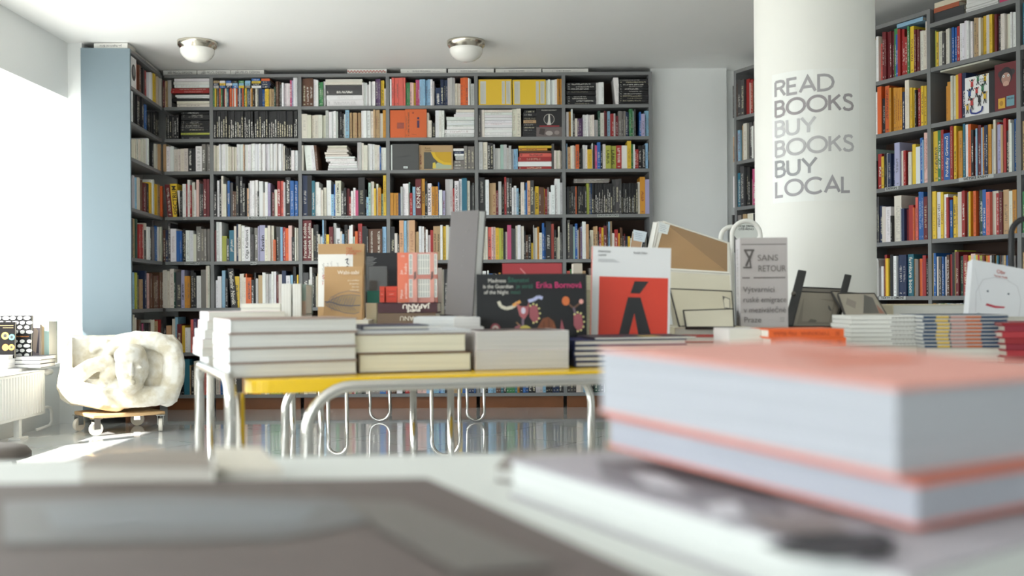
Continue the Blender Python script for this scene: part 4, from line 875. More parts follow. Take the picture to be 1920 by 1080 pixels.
M, w_, h_ = stand(822, 832, 505, 590, 3.3, .03, .0)
bookobj('narrow red-edged book wedged beside the facade book', M, w_, h_, .1, 'c9c7c0', 'd5cfc4', [('rect', 0, 0, .25, .8, 'b52b25')])
# white page blocks on the left
for i, (x0, x1, lab) in enumerate(((528, 546, 'left upright white page block on the white table'), (549, 565, 'right upright white page block with a faded colour spine'))):
    M, w_, h_ = stand(x0, x1, 532, 597, 3.0, 0, 0, t=.16)
    bookobj(lab, M, w_, h_, .16, 'dad9d4', 'dfddd6', [('line', [(.3*k, 0), (.3*k, 1)], 'bcb8b0', .0008) for k in range(1, 4)])
base_block(526, 568, 597, 2.99, .17, ['lower white book under the two upright page blocks', 'upper white book under the two upright page blocks'], 2)
M, w_, h_ = stand(566, 574, 533, 590, 3.02, 0, 0, t=.1)
bookobj('narrow teal and brown photo spine beside the page blocks', M, w_, h_, .1, '7f8f88', 'dfddd6', [('rect', 0, 0, 1, .45, 'a08a7c')])
p = W(425, 596, 2.98); q = W(527, 596, 2.98)
pile(Vector((p.x, 2.98, TZ)), 0, q.x-p.x, .2, [.05, p.z-TZ-.05, .016], ['lowest white book left of the page blocks', 'middle white book left of the page blocks', 'thin white magazine left of the page blocks'], ['dad9d4'], hard=False)
p2 = W(452, 584, 3.02); q2 = W(526, 584, 3.02)
pile(Vector((p2.x, 3.02, p.z+.0165)), 0, q2.x-p2.x, .18, [.012, .014], ['lower grey paperback on the thin white magazine', 'upper grey paperback on the thin white magazine'], ['c9c5c0'], hard=False)
p = W(570, 600, 3.0); q = W(605, 600, 3.0)
pile(Vector((p.x, 3.0, TZ)), 0, q.x-p.x, .2, [.055, .05], ['lower white book between page blocks and kraft book', 'upper white book between page blocks and kraft book'], ['d0cdc8'])
# bookend-like slips in plastic near the grey book
p = W(782, 601, 2.62)
pile(Vector((p.x, 2.62, TZ)), .05, .108, .16, [.03, .03, .026, .02, .02], ['%s plastic-wrapped white booklet beside the tall grey book' % s for s in ('lowest', 'second', 'third', 'fourth', 'topmost')], ['dfe3e6', 'd0d6da'], pages='e0e2e2', hard=False, jit=.01, jang=.05)
p = W(853, 618, 2.60)
pile(Vector((p.x, 2.60, TZ)), .08, .07, .15, [.025]*5, ['%s small white block at the foot of the tall grey book' % s for s in ('lowest', 'second', 'third', 'fourth', 'topmost')], ['e0dfdc', 'c9c7c4'], pages='dad8d4', hard=False, jit=.006, jang=.03)
# tall grey book, turned so that its page edge shows on the right
p0 = W(834, 590, 2.80); pt = W(852, 408, 2.86); sz = Vector((.115, -.06, 0))
base = Vector((p0.x, 2.86, p0.z)); ax = Vector((.82, -.57, 0)).normalized(); nrm = Vector((ax.y, -ax.x, 0))
up = Vector((.09, .0, 1)).normalized()
rr = ray(896, 590); Yr = base.y-.11; pr = Vector((0, 0, EYE))+rr*Yr
ax = (Vector((pr.x, pr.y, 0))-Vector((base.x, base.y, 0))); wg = ax.length; ax.normalize()
Mg = frame(base, ax, up); hg = (W(905, 390, Yr).z-base.z)*1.0
Mg.translation = base-(Mg.to_3x3() @ Vector((0, 0, .022)))
bookobj('tall grey cloth book standing open-edged in the middle of the tables', Mg @ Matrix(((1, .095, 0, 0), (0, 1, 0, 0), (0, 0, 1, 0), (0, 0, 0, 1))), wg*.93, hg, .026, '544e4c', 'dedfdd', [('text', .62, .8, .028, 'J R', '7f7a78'), ('text', .55, .62, .02, 'a', '7f7a78'), ('text', .55, .56, .02, 'F', '7f7a78'), ('text', .52, .47, .018, 'v', '7f7a78')])
base_block(838, 895, 594, 2.84, .15, ['lower white book carrying the tall grey book', 'upper white book carrying the tall grey book'], 2)
# black book Erika Bornova
M, w_, h_ = stand(894, 1101, 514, 679.5, 2.70, .05, .0, t=.03)
def lift(items, k, o):
    out = []
    for e in items:
        e = list(e)
        if e[0] == 'rect': e[2] = e[2]*k+o if e[2] > 0 else 0; e[4] = e[4]*k+o
        elif e[0] == 'disc': e[2] = e[2]*k+o
        elif e[0] in ('poly', 'line'): e[1] = [(x, y*k+o if y > 0 else 0) for x, y in e[1]]
        elif e[0] == 'text': e[2] = e[2]*k+o; e[3] *= k
        out.append(tuple(e))
    return out
def blob(cx, cy, s, c1, c2): return [('disc', cx, cy, s, s*1.1, c1), ('disc', cx, cy, s*.65, s*.7, c2), ('disc', cx, cy, s*.3, s*.3, c1)]
fl = []
for cx, cy in ((.52, .45), (.92, .33)):
    fl += [('poly', [(cx-.04, cy+.1), (cx+.03, cy+.12), (cx+.05, cy-.08), (cx, cy-.14), (cx-.04, cy-.05)], '9a5058')]
    fl += [('disc', cx+.055*math.cos(a), cy+.13*math.sin(a), .009, .009, 'd6cf8a') for a in [i*.55 for i in range(-3, 5)]]
bookobj('black landscape book with floral folk painting and pink author name', M, w_, h_, .03, '202123', 'd8d2c4', lift([
    ('text', .27, .88, .075, 'Madness', 'd9d4cc', 'RIGHT', 0, .16), ('text', .335, .80, .075, 'is the Guardian', 'd9d4cc', 'RIGHT', 0, .27), ('text', .29, .72, .075, 'of the Night', 'd9d4cc', 'RIGHT', 0, .22),
    ('text', .285, .88, .09, 'Šílenství', '2f6a58', 'LEFT', 0, .2), ('text', .36, .80, .08, 'je stráž', '2f6a58', 'LEFT', 0, .16), ('text', .31, .72, .08, 'noci', '2f6a58', 'LEFT', 0, .1), ('text', .54, .80, .12, 'Erika Bornová', 'd83a78', 'LEFT', 0, .41)]
    + [('line', [(.2, .62), (.22, .55), (.27, .52), (.33, .54), (.37, .6)], 'c9c3b0', .009), ('line', [(.33, .56), (.4, .62)], 'd99a50', .008), ('line', [(.47, .62), (.52, .64), (.56, .68), (.6, .66)], 'aeb3d6', .009)]
    + [('poly', [(.36, .6), (.4, .55), (.46, .55), (.48, .62), (.47, .45), (.43, .36), (.39, .42)], 'a65a5e'), ('disc', .425, .49, .02, .03, 'cfc8d6'), ('line', [(.42, .38), (.42, .2)], '7d6a78', .006), ('line', [(.42, .24), (.3, .18), (.22, .15)], '8f6a48', .004), ('line', [(.42, .24), (.36, .33)], '8f6a48', .004)]
    + blob(.17, .24, .045, '9a4a55', 'cfc3b8') + blob(.44, .17, .07, 'c9b95a', '3f6aa0') + blob(.15, .08, .03, 'd9cfe0', '5a5aa0')
    + [('poly', [(.3, .1), (.38, .16), (.4, .3), (.35, .27)], '9a5a62'), ('poly', [(.54, 0), (.55, .25), (.6, .38), (.65, .4), (.7, .34), (.73, .2), (.74, 0)], '7a4326'), ('line', [(.6, 0), (.61, .33)], '5e3018', .003), ('line', [(.66, 0), (.655, .37)], '5e3018', .003), ('line', [(.7, 0), (.7, .3)], '8f5530', .003)]
    + [('poly', [(.75, .16), (.77, .37), (.8, .2), (.78, .14)], '9a5058'), ('line', [(.77, .16), (.78, .02)], '6a5a60', .005), ('line', [(.82, .6), (.88, .52), (.95, .6)], '6b4a38', .005), ('line', [(.88, .53), (.9, .42)], '6b5a68', .006)]
    + [('disc', .81, .62, .035, .042, 'c96a35'), ('disc', .95, .61, .02, .022, 'd99a90'), ('disc', .85, .05, .03, .03, 'c9c9a0'), ('disc', .85, .05, .018, .018, '3a5a48')] + fl, .82, .18))
# red block behind it
M, w_, h_ = stand(942, 1054, 494, 540, 3.05, .1, .0, t=.04)
bookobj('red shrink-wrapped book rising behind the black landscape book', M, w_, h_, .04, 'b5474e', 'd9cdb4', [('line', [(.3, .8), (.45, .4)], 'd98a90', .004)])
base_block(935, 1060, 540, 3.05, .2, ['lowest book under the red shrink-wrapped book', 'middle book under the red shrink-wrapped book', 'upper book under the red shrink-wrapped book'], 3)
M, w_, h_ = stand(1075, 1092, 494, 540, 3.2, 0, 0, t=.08)
bookobj('cream page block standing behind the black landscape book', M, w_, h_, .08, 'cfc8bb', 'cfc8bb')
base_block(1066, 1098, 540, 3.19, .12, ['lower pile book under the cream page block', 'upper pile book under the cream page block'], 2)
# A book
M, w_, h_ = stand(1107, 1249, 461, 673.5, 2.80, .06, .03, t=.03)
M = M @ Matrix.Rotation(-.035, 4, 'Z')
bookobj('white and red book with a big black accented letter A, coral spine', M, w_*1.04, h_, .03, 'dfe0e1', 'd8d2c4', lift([
    ('rect', .09, .0, .97, .70, 'd5402c'), ('text', .07, .94, .028, 'Diakritický', '55555a'), ('text', .07, .905, .028, 'manuál', '55555a'), ('text', .52, .935, .028, 'Radek Sidun', '55555a')]
    + [('line', [(.07, .87-.012*i), (.28+.03*i, .87-.012*i)], 'a0a0a4', .0012) for i in range(3)]
    + [('poly', [(.54, .66), (.72, .66), (.61, .54), (.49, .54)], '222326'), ('poly', [(.28, .0), (.46, .5), (.62, .5), (.86, 0), (.66, 0), (.625, .08), (.46, .08), (.43, 0)], '222326'), ('poly', [(.48, .13), (.60, .13), (.545, .34)], 'd5402c')], .89, .11), spine='d8604f')
pile(Vector((W(1070, 560, 3.3).x, 3.3, TZ)), 0, .2, .2, [.05]*5, ['%s cream book stacked behind the letter A book' % s for s in ('lowest', 'second', 'third', 'fourth', 'topmost')], ['d8d3c0', 'c2bda8'], pages='d6d1b9', jit=.01)
# SANS RETOUR
M, w_, h_ = stand(1389, 1478, 446, 613, 3.0, .02, -.05, t=.075)
ro = bookobj('thick grey book titled in grey capitals on the orange books table', M, w_, h_, .075, 'b5afad', 'cfccc6', [
    ('line', [(.03, .925), (.97, .925)], '77716f', .003), ('text', .36, .74, .098, 'SANS', '77716f'), ('text', .37, .62, .098, 'RETOUR', '77716f'), ('line', [(.04, .55), (.2, .55)], '77716f', .004), ('line', [(.28, .55), (.95, .55)], '77716f', .004),
    ('text', .05, .39, .088, 'Výtvarníci', '6f6968'), ('text', .05, .275, .088, 'ruské emigrace', '6f6968'), ('text', .06, .16, .088, 'v meziválečné', '6f6968'), ('text', .06, .05, .088, 'Praze', '6f6968')]
    + [('line', [(.08, .86), (.3, .86)], '5f5a58', .006), ('line', [(.1, .86), (.2, .76), (.27, .86)], '5f5a58', .006), ('line', [(.22, .8), (.12, .68)], '5f5a58', .006), ('line', [(.06, .665), (.24, .665)], '5f5a58', .005), ('line', [(.2, .78), (.22, .67)], '5f5a58', .004)]
    + [('line', [(.82, .1-.02*i), (.92, .1-.02*i)], '8a8583', .0015) for i in range(3)], spine='c2bfc2')
me = text_mesh('Sans retour — Výtvarníci ruské emigrace', .014, align='CENTER', valign='CENTER'); me.transform(Matrix.Translation((-.0008, h_*.45, .035)) @ frame((0, 0, 0), (0, 1, 0), (0, 0, 1)))
me.materials.clear(); me.materials.append(mat('77716f', .6)); o = bpy.data.objects.new('title_lettering', me); COL.objects.link(o); o.parent = ro
base_block(1372, 1478, 613, 3.0, .12, ['lower white book under the thick grey book', 'upper white book under the thick grey book'], 2, hard=False)
# orange spines
p = W(1444, 650, 2.50); q = W(1592, 640, 2.60)
pile(Vector((p.x, 2.50, p.z)), .10, .197, .14, [.022, .022], ['lower orange-spined book in front of the thick grey book', 'upper orange-spined book in front of the thick grey book'], ['e2632a'], side='spine', pages='dedbd0', jit=.003,
     texts=[('▣    TYPOKNIHA   Filip Blažek', .0135, 'a8431d', True)])
ob = [(p.x, p.z)]
pile(Vector((p.x, 2.52, TZ)), .10, .19, .12, [(p.z-TZ)/2]*2, ['lower white book beneath the orange-spined pair', 'upper white book beneath the orange-spined pair'], ['dcd9d4'], hard=False)
p = W(1366, 640, 2.56); 
pile(Vector((p.x, 2.56, TZ)), .06, .105, .15, [.027, .027, p.z-TZ+.032-.054], ['lowest white page block left of the orange spines', 'middle white page block left of the orange spines', 'top white page block left of the orange spines'], ['dedad6'], hard=False)
pile(Vector((W(1285, 634, 2.75).x, 2.75, TZ)), .0, .13, .15, [.05, .016], ['grey book under the slim red book on the right table', 'slim red book lying left of the page blocks'], ['8d8a80', 'a8322a'])
# picture boards leaning on the right table
def board(name, label, cat, quad, t, face, edge, inset=.0, inner=None, deco=None, group=None, fr=.008):
    P = [W(x, y, d) for x, y, d in quad]; n = (P[1]-P[0]).cross(P[3]-P[0]).normalized()
    if n.y > 0: n = -n
    root = empty(name, label, cat, Matrix.Identity(4), group)
    c = sum(P, Vector())/4; back = -n*t
    b = MB().use(mat(edge, .6)); k = len(P)
    for i in range(k):
        a, q = P[i], P[(i+1) % k]; ia = a+(c-a).normalized()*fr*1.5; iq = q+(c-q).normalized()*fr*1.5
        b.mesh([a, q, iq, ia, a+back, q+back, iq+back, ia+back], [(0, 1, 2, 3), (7, 6, 5, 4), (0, 4, 5, 1), (2, 6, 7, 3), (1, 5, 6, 2), (3, 7, 4, 0)])
    b.build('frame_edge', root)
    Q = [a+(c-a).normalized()*fr*1.45-n*.002 for a in P]
    MB().use(mat(face, .6, noise=.06, nscale=9)).prism(Q, -n*(t*.6)).build('face_panel', root)
    if deco:
        b = MB()
        for pts, col in deco:
            b.use(mat(col, .6)).poly([Q[0]*(1-u)*(1-v)+Q[1]*u*(1-v)+Q[2]*u*v+Q[3]*(1-u)*v+n*.0006 for u, v in pts])
        b.build('drawing_print', root)
    return root
board('picture_board', 'large brown-backed framed board leaning on the right table, white edge', 'framed picture', [(1218, 503, 3.55), (1368, 512, 3.45), (1368, 455, 3.75), (1243, 414, 3.80)], .012, 'a07e57', 'e3e0d6', fr=.009)
for i in range(5):
    x = 1206+i*4.5
    board('picture_board', '%s white mount in the sheaf left of the brown board' % ['leftmost', 'second', 'middle', 'fourth', 'rightmost'][i], 'framed picture', [(x, 505, 3.62), (x+8, 508, 3.60), (x+26, 418-i*.6, 3.86), (x+18, 416-i*.6, 3.88)], .004, 'e2e1dc', 'd6d4cd', group='white mounts leaning on the right table', fr=.002)
board('picture_board', 'small white board with blue note at the left of the sheaf', 'framed picture', [(1176, 500, 3.7), (1196, 500, 3.7), (1208, 434, 3.9), (1186, 434, 3.9)], .006, 'b08f72', 'e2e1dc', fr=.006)
def note(label, quad, col):
    P = [W(x, y, d) for x, y, d in quad]; n = (P[1]-P[0]).cross(P[3]-P[0]).normalized(); n = n if n.y < 0 else -n
    root = empty('paper_note', label, 'note', Matrix.Identity(4)); MB().use(mat(col, .7)).prism([p+n*.004 for p in P], -n*.0006).build('paper', root)
    b = MB().use(mat('6f7f9a', .7))
    for k in range(4):
        y0 = .2+.17*k; f = lambda u, v: P[0]*(1-u)*(1-v)+P[1]*u*(1-v)+P[2]*u*v+P[3]*(1-u)*v+n*.0045
        b.poly([f(.15, y0), f(.75-.1*(k % 2), y0), f(.75-.1*(k % 2), y0+.025), f(.15, y0+.025)])
    b.build('handwriting', root)
note('white handwritten note taped on the brown board corner', [(1234, 437, 3.66), (1251, 441, 3.66), (1256, 423, 3.70), (1235, 417, 3.70)], 'dfe3e2')
note('pale blue handwritten note on the small white board', [(1187, 452, 3.66), (1208, 456, 3.66), (1213, 437, 3.72), (1187, 432, 3.72)], 'd0dbe4')
board('picture_board', 'cream mounted picture below the brown board', 'framed picture', [(1262, 612, 3.05), (1376, 612, 3.0), (1369, 515, 3.35), (1246, 508, 3.42)], .01, 'd2ccb8', 'd9d5c8', fr=.004, deco=[([(.02, .86), (.06, .86), (.06, .95), (.02, .95)], '55504a')])
board('picture_board', 'black-edged cream mount in front of the cream picture', 'framed picture', [(1273, 612, 2.98), (1378, 612, 2.95), (1373, 545, 3.2), (1255, 540, 3.25)], .01, 'cec7b0', '2a2725', fr=.004, deco=[([(.86, .5), (.96, .47), (.97, .78), (.85, .86)], '5a574f'), ([(.865, .52), (.95, .5), (.96, .76), (.86, .83)], 'd5cfbc')])
board('picture_board', 'smallest black-edged cream mount lowest in the sheaf', 'framed picture', [(1285, 613, 2.93), (1378, 613, 2.90), (1376, 578, 3.05), (1280, 581, 3.08)], .008, 'd2ccb8', '2a2725', fr=.004)
p = W(1262, 628, 2.95)
pile(Vector((p.x, 2.93, TZ)), 0, .22, .3, [.045, W(1262, 613, 2.95).z-TZ-.045], ['lower grey folder under the picture sheaf', 'upper cream folder under the picture sheaf'], ['8d8a80', 'cfc9b5'])
# white tube loops
wt = mat('e6e5df', .35)
for i, (px, py, r_, Y) in enumerate(((1372, 446, 24, 3.78), (1399, 441, 31, 3.70))):
    c = W(px, py, Y); R_ = r_*Y/F*.86; path = [Vector((c.x-R_, c.y, TZ))]+[c+Vector((R_*math.cos(a), 0, R_*math.sin(a))) for a in [math.pi*(1-k/16) for k in range(17)]]+[Vector((c.x+R_, c.y, TZ))]
    loop = MB().use(wt).tube(path, 4.2*Y/F, 14).build('tube_loop'); tag(loop, ['left lower loop of white bent tube behind the thick grey book', 'right taller loop of white bent tube behind the thick grey book'][i], 'tube', 'white bent tube loops')
cdp = W(1399, 432, 3.76)
root = MB().use(mat('d9dcd8', .6)).prism([(.05*math.cos(a*math.pi/12), .045*math.sin(a*math.pi/12), 0) for a in range(24)], (0, 0, .001)).build('printed_card', loop); root.matrix_world = frame(cdp, (1, 0, 0), (0, 0, 1))
text('MOJE FIRMA\nOTEVŘENO', .011, mat('26272a'), Matrix.Translation((0, .012, .0012)), root, 'card_lettering', align='CENTER')
# black stand holding framed prints
root = empty('print_rack', 'black folding rack with two slanted posts holding framed prints', 'rack', Matrix.Identity(4))
blk = mat('1b1b1d', .5)
def post(x0, y0, x1, y1, Y0, Y1, w):
    a = W(x0, y0, Y0); c = W(x1, y1, Y1); d = (c-a).normalized(); s = Vector((1, 0, 0)); s = (s-d*s.dot(d)).normalized(); n = d.cross(s)
    return MB().use(blk).prism([a-s*w-n*.006, a+s*w-n*.006, a+s*w+n*.006, a-s*w+n*.006], c-a).build('post', root, bevel=.003)
post(1478, 612, 1504, 509, 3.05, 3.35, .014); post(1565, 612, 1590, 517, 3.25, 3.55, .012)
MB().use(mat('77716a', .3, metal=1)).lathe((0, 0, 0), [(0, .004), (.007, .003), (.008, 0)], 16).build('hinge_bolt', root).matrix_world = frame(W(1488, 551, 3.18), (1, 0, 0), (0, 0, 1))
board('framed_print', 'dark framed grey print resting between the posts of the black rack', 'framed picture', [(1484, 612, 3.15), (1562, 612, 3.15), (1585, 549, 3.45), (1500, 545, 3.45)], .012, '857d70', '2a2724', fr=.005,
      deco=[([(.1, .05), (.9, .05), (.9, .8), (.1, .8)], '746c60'), ([(.3, .5), (.5, .65), (.75, .6), (.85, .45), (.6, .4), (.4, .42)], '4b4540'), ([(.35, .1), (.55, .1), (.7, .45), (.6, .5), (.5, .4)], '5e564c')])
board('framed_print', 'second dark frame standing just behind the grey print', 'framed picture', [(1490, 600, 3.3), (1575, 600, 3.3), (1590, 541, 3.55), (1500, 537, 3.55)], .012, '6b655c', '211f1e', fr=.005)
board('framed_print', 'framed abstract print leaning on the striped magazines', 'framed picture', [(1585, 592, 3.0), (1665, 592, 3.0), (1640, 549, 3.3), (1570, 549, 3.3)], .012, 'a39b8c', '2a2724', fr=.005,
      deco=[([(.45, .1), (.85, .1), (.9, .8), (.7, .95), (.6, .6)], '5f5c56'), ([(.1, .5), (.3, .3), (.4, .6), (.2, .8)], '8a8276'), ([(.85, .1), (.98, .1), (.9, .5)], '9a6a58')])
board('framed_print', 'upper dark frame edge behind the abstract print', 'framed picture', [(1575, 575, 3.2), (1650, 578, 3.2), (1636, 551, 3.45), (1558, 545, 3.45)], .01, '8f8778', '2a2724', fr=.004)
# striped stacks right
p = W(1596, 648, 2.85)
nst = 7; th = (W(1596, 590, 2.85).z-TZ)/nst
lowp = W(1596, 648, 2.85).z
names7 = ['lowest', 'second from bottom', 'third from bottom', 'fourth from bottom', 'fifth from bottom', 'sixth from bottom', 'topmost', 'eighth from bottom', 'ninth from bottom', 'topmost']
def striped(x0, x1, y0, y1, Y, ang, n, labf, cover, pagec, draw):
    a = W(x0, y1, Y); b_ = W(x0, y0, Y); wd = (W(x1, y1, Y).x-a.x)/math.cos(ang)*(1+math.sin(ang)*(x1-960)/F*-1+0); th = (b_.z-a.z)/n
    for i in range(n):
        q = Vector((a.x+random.uniform(-.003, .003), Y+random.uniform(0, .004), a.z+th*i))
        M = Matrix.Translation(q) @ Matrix.Rotation(ang, 4, 'Z') @ Matrix(((0, -1, 0, wd), (1, 0, 0, 0), (0, 0, 1, 0), (0, 0, 0, 1)))
        ro = bookobj(labf(i), M, .2, wd, th-.001, cover, pagec, hard=False, group='magazine stacks at the right'); draw(ro, wd, th)
    if a.z-TZ > .01:
        pile(Vector((a.x, Y, TZ)), ang, wd, .2, [a.z-TZ], [labf(0).split(' ')[0] and 'base book under the '+labf(0).split(' of ')[-1]], ['b9b4aa'])
def drawA(ro, wd, th):
    b = MB()
    for k in range(26):
        y = wd*.46-k*wd*.0172; b.use(mat('4a4038', .6)).poly([Vector((-.0006, y, th*(.25+.1*(k % 3)))), Vector((-.0006, y-wd*.011, th*(.2+.1*((k+1) % 3)))), Vector((-.0006, y-wd*.011, th*(.5+.1*(k % 2)))), Vector((-.0006, y, th*.65))])
    b.build('spine_pattern', ro)
    MB().use(mat('d9d9d2', .6)).box(-.0008, wd*.5, .001, -.0004, wd, th-.002).build('page_edge', ro)
def drawB(ro, wd, th):
    b = MB()
    for f0_, f1_, c in ((.15, .3, 'c9a84a'), (.32, .5, 'b58a82'), (.5, .68, 'b9653f')):
        b.use(mat(c, .6)).poly([Vector((-.0006, wd*(1-f0_), 0)), Vector((-.0006, wd*(1-f1_), 0)), Vector((-.0006, wd*(1-f1_), th*.6)), Vector((-.0006, wd*(1-f0_), th*.6))])
    b.use(mat('c9c9c4', .6)).poly([Vector((-.0007, wd, th*.62)), Vector((-.0007, 0, th*.62)), Vector((-.0007, 0, th*.85)), Vector((-.0007, wd, th*.85))])
    b.build('spine_pattern', ro)
striped(1596, 1731, 592, 648, 2.70, -.06, 7, lambda i: '%s of the white speckled magazines right of the orange spines' % names7[i], 'dcdcd6', 'dcdcd6', drawA)
striped(1733, 1880, 590, 652, 2.62, -.08, 9, lambda i: '%s of the navy striped magazine stack' % ['lowest', 'second', 'third', 'fourth', 'fifth', 'sixth', 'seventh', 'eighth', 'topmost'][i], '24405e', 'c9c9c4', drawB)
# big white book behind, the red pile at the frame edge
p = W(1675, 598, 3.3); q = W(1822, 598, 3.3)
pile(Vector((p.x, 3.3, TZ)), 0, q.x-p.x, .25, [.04, .04, W(1675, 571, 3.3).z-TZ-.08], ['lowest book under the big white book at right', 'middle book under the big white book at right', 'big white book with cream cover lying behind the magazines'], ['d6cdb2'], pages='dfdfda', jit=.006)
p = W(1884, 655, 2.56)
pile(Vector((p.x, 2.56, TZ)), -.05, .16, .2, [.016]*6+[.007], ['%s red book in the pile at the right frame edge' % s for s in ('lowest', 'second', 'third', 'fourth', 'fifth', 'sixth', 'topmost')], ['8f2028', 'a83038', '8a2434'], side='spine', pages='c9c0b2', jit=.006)
# Obr book
M, w_, h_ = stand(1815, 1925, 484, 594, 2.9, .22, .05, t=.03)
Sh = Matrix(((1, .22, 0, 0), (0, 1, 0, 0), (0, 0, 1, 0), (0, 0, 0, 1)))
ro = bookobj('white book with a pencil-drawn face and red mouth at the right edge', M @ Matrix.Rotation(-.2, 4, 'Z'), w_*.98, h_*1.0, .03, 'd9dbde', 'cfc9bb', [
    ('text', .5, .84, .09, 'Obr', 'b8574f', 'CENTER'), ('text', .5, .775, .045, 'Tereza Sedláčková'[:12], 'b8574f', 'CENTER'), ('disc', .3, .5, .018, .018, '3f4a5a'), ('disc', .66, .52, .018, .018, '3f4a5a'),
    ('poly', [(.28, .25), (.45, .235), (.6, .26), (.62, .29), (.45, .275), (.3, .29)], 'b03a4a'),
    ('line', [(.12, .1), (.1, .45), (.2, .68), (.4, .76), (.6, .76), (.8, .68), (.88, .45), (.86, .1)], 'b5b5b8', .0012), ('line', [(.2, .3), (.05, .85)], 'c5c5c8', .001), ('line', [(.15, .1), (.4, .06), (.7, .08)], '8a8a90', .0012), ('line', [(.36, .11), (.5, .1), (.62, .08)], '3a3f55', .003)])
pile(Vector((W(1812, 600, 2.9).x, 2.88, TZ)), 0, .26, .2, [.04, W(1812, 594, 2.9).z-TZ-.04], ['lower book under the face book', 'upper book under the face book'], ['c9c4b8'])
# black tube lamp at the right edge
root = empty('desk_lamp', 'black bent tube lamp arm at the right edge of the picture', 'lamp', Matrix.Identity(4))
p = W(1896, 480, 3.0); r_ = .0085; path = [Vector((p.x, p.y, TZ)), Vector((p.x, p.y, p.z))]
for k in range(1, 9):
    a = math.pi/2*k/8; path.append(Vector((p.x+.055*(1-math.cos(a)), p.y, W(1896, 440, 3.0).z-0+.05*math.sin(a))))
path.append(path[-1]+Vector((.12, 0, 0))); MB().use(blk).tube(path, r_, 12).build('arm', root)
MB().use(blk).lathe((p.x, p.y, TZ), [(0, .02), (.06, .018), (.065, 0)], 24).build('base', root)
e = path[-1]; MB().use(blk).lathe((e.x+.03, e.y, e.z-.06), [(.012, .07), (.03, .06), (.055, 0)], 24).build('lamp_shade', root)
# white tray on the right table edge
root = empty('tray', 'thin white rimmed tray lying in front of the striped magazines', 'tray', Matrix.Identity(4))
a = W(1636, 657, 2.4); c = W(1885, 667, 2.3); z = TZ
P = [Vector((a.x, a.y, z)), Vector((c.x, c.y, z)), Vector((c.x+.02, c.y+.18, z)), Vector((a.x+.02, a.y+.18, z))]
MB().use(mat('e3ddd8', .4)).tube([P[0]+Vector((0, .02, .006)), P[0]+Vector((.02, 0, .006)), P[1]+Vector((-.02, 0, .006)), P[1]+Vector((0, .02, .006))], .003).build('rim', root)
MB().use(mat('ddd5cf', .4)).prism(P, (0, 0, .003)).build('plate', root)
# ------------------------------------------------------------------ foreground, strongly out of focus
fgz = .60
root = empty('display_table', 'nearest light table covered with books, out of focus at the bottom', 'table', Matrix.Identity(4))
MB().use(mat('cfd2d0', .45)).prism([Vector((-1.5, -.3, fgz-.03)), Vector((1.6, -.3, fgz-.03)), Vector((1.6, .98, fgz-.03)), Vector((-1.5, 1.05, fgz-.03))], (0, 0, .03)).build('table_top', root)
for x, y in ((-1.4, -.2), (1.5, -.2), (-1.4, .95), (1.5, .9)): MB().use(chrome).tube([(x, y, 0), (x, y, fgz-.03)], .014).build('leg', root)
def slabbook(label, px4, ztop, t, cover, pages='d9d8d4', items=()):
    P = [G(x, y, ztop) for x, y in px4]; return slab3(label, P, t, cover, pages, items)
def slab3(label, P, t, cover, pages, items=(), tz=Vector((0, 0, 1))):
    r = empty('book', label, 'book', Matrix.Identity(4), 'blurred books on the nearest table')
    c = sum(P, Vector())/4; D = Vector((0, 0, -1)); k = .0025
    MB().use(mat(cover, .6, spec=.35)).prism([p+D*k for p in P], (0, 0, k)).prism([p+D*t for p in P], (0, 0, k)).build('cover', r)
    MB().use(pages_mat(pages)).prism([p+(c-p)*.012+D*(t-k) for p in P], (0, 0, t-2*k)).build('page_block', r)
    if items:
        b = MB(); zo = .0008
        for pts, col in items:
            if pts[0][0] > 2: zo += .0005; b.use(mat(col, .5)).poly([G(x, y, P[0].z+zo) for x, y in pts]); continue
            b.use(mat(col, .5)).poly([P[0]*(1-u)*(1-v)+P[1]*u*(1-v)+P[2]*u*v+P[3]*(1-u)*v+Vector((0, 0, .0006)) for u, v in pts])
        b.build('cover_print', r)
    return r
N = W(1683, 725, .62); L0 = W(1123, 652, .893)
d1 = (N-L0); d1.z = 0; d1.normalize(); dp = Vector((-d1.y, d1.x, 0))
t1 = .0575
R0 = N+dp*.245; K0 = L0+dp*.245; K0.z = L0.z
slab3('upper of the two thick salmon pink books, blurred at lower right', [L0, N, R0, K0], t1, 'd99d92', 'b1b4bb', [([(.5, .35), (.62, .32), (.66, .7), (.55, .75)], 'd9785c'), ([(.3, .5), (.38, .48), (.42, .75), (.34, .78)], 'd9785c')])
sh = Vector((.006, -.006, -t1-.002))
L1_, N1, R1_, K1 = [p+sh for p in (L0, N, R0, K0)]
slab3('lower of the two thick salmon pink books, blurred at lower right', [L1_, N1+Vector((.004, 0, 0)), R1_, K1], .028, 'cf7d6c', 'abaeb8')
zz = min(p.z for p in (L1_, N1))-.0315
slabP = [Vector((p.x, p.y, zz)) for p in (L1_, N1, R1_, K1)]
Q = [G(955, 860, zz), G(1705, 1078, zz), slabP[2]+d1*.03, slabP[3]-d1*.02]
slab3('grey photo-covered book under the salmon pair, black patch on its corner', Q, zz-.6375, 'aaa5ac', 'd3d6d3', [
    ([(1120, 860), (1400, 905), (1480, 960), (1330, 945), (1130, 895)], '7d797f'), ([(1180, 885), (1240, 890), (1300, 925), (1220, 915)], 'c6c4ca'), ([(1320, 945), (1380, 940), (1400, 970), (1340, 975)], 'c6c4ca'), ([(1400, 965), (1550, 965), (1600, 995), (1450, 1000)], '7e7371'), ([(1425, 1022), (1520, 1003), (1650, 996), (1680, 1010), (1672, 1040), (1560, 1052), (1480, 1042)], '0c0d0e')])
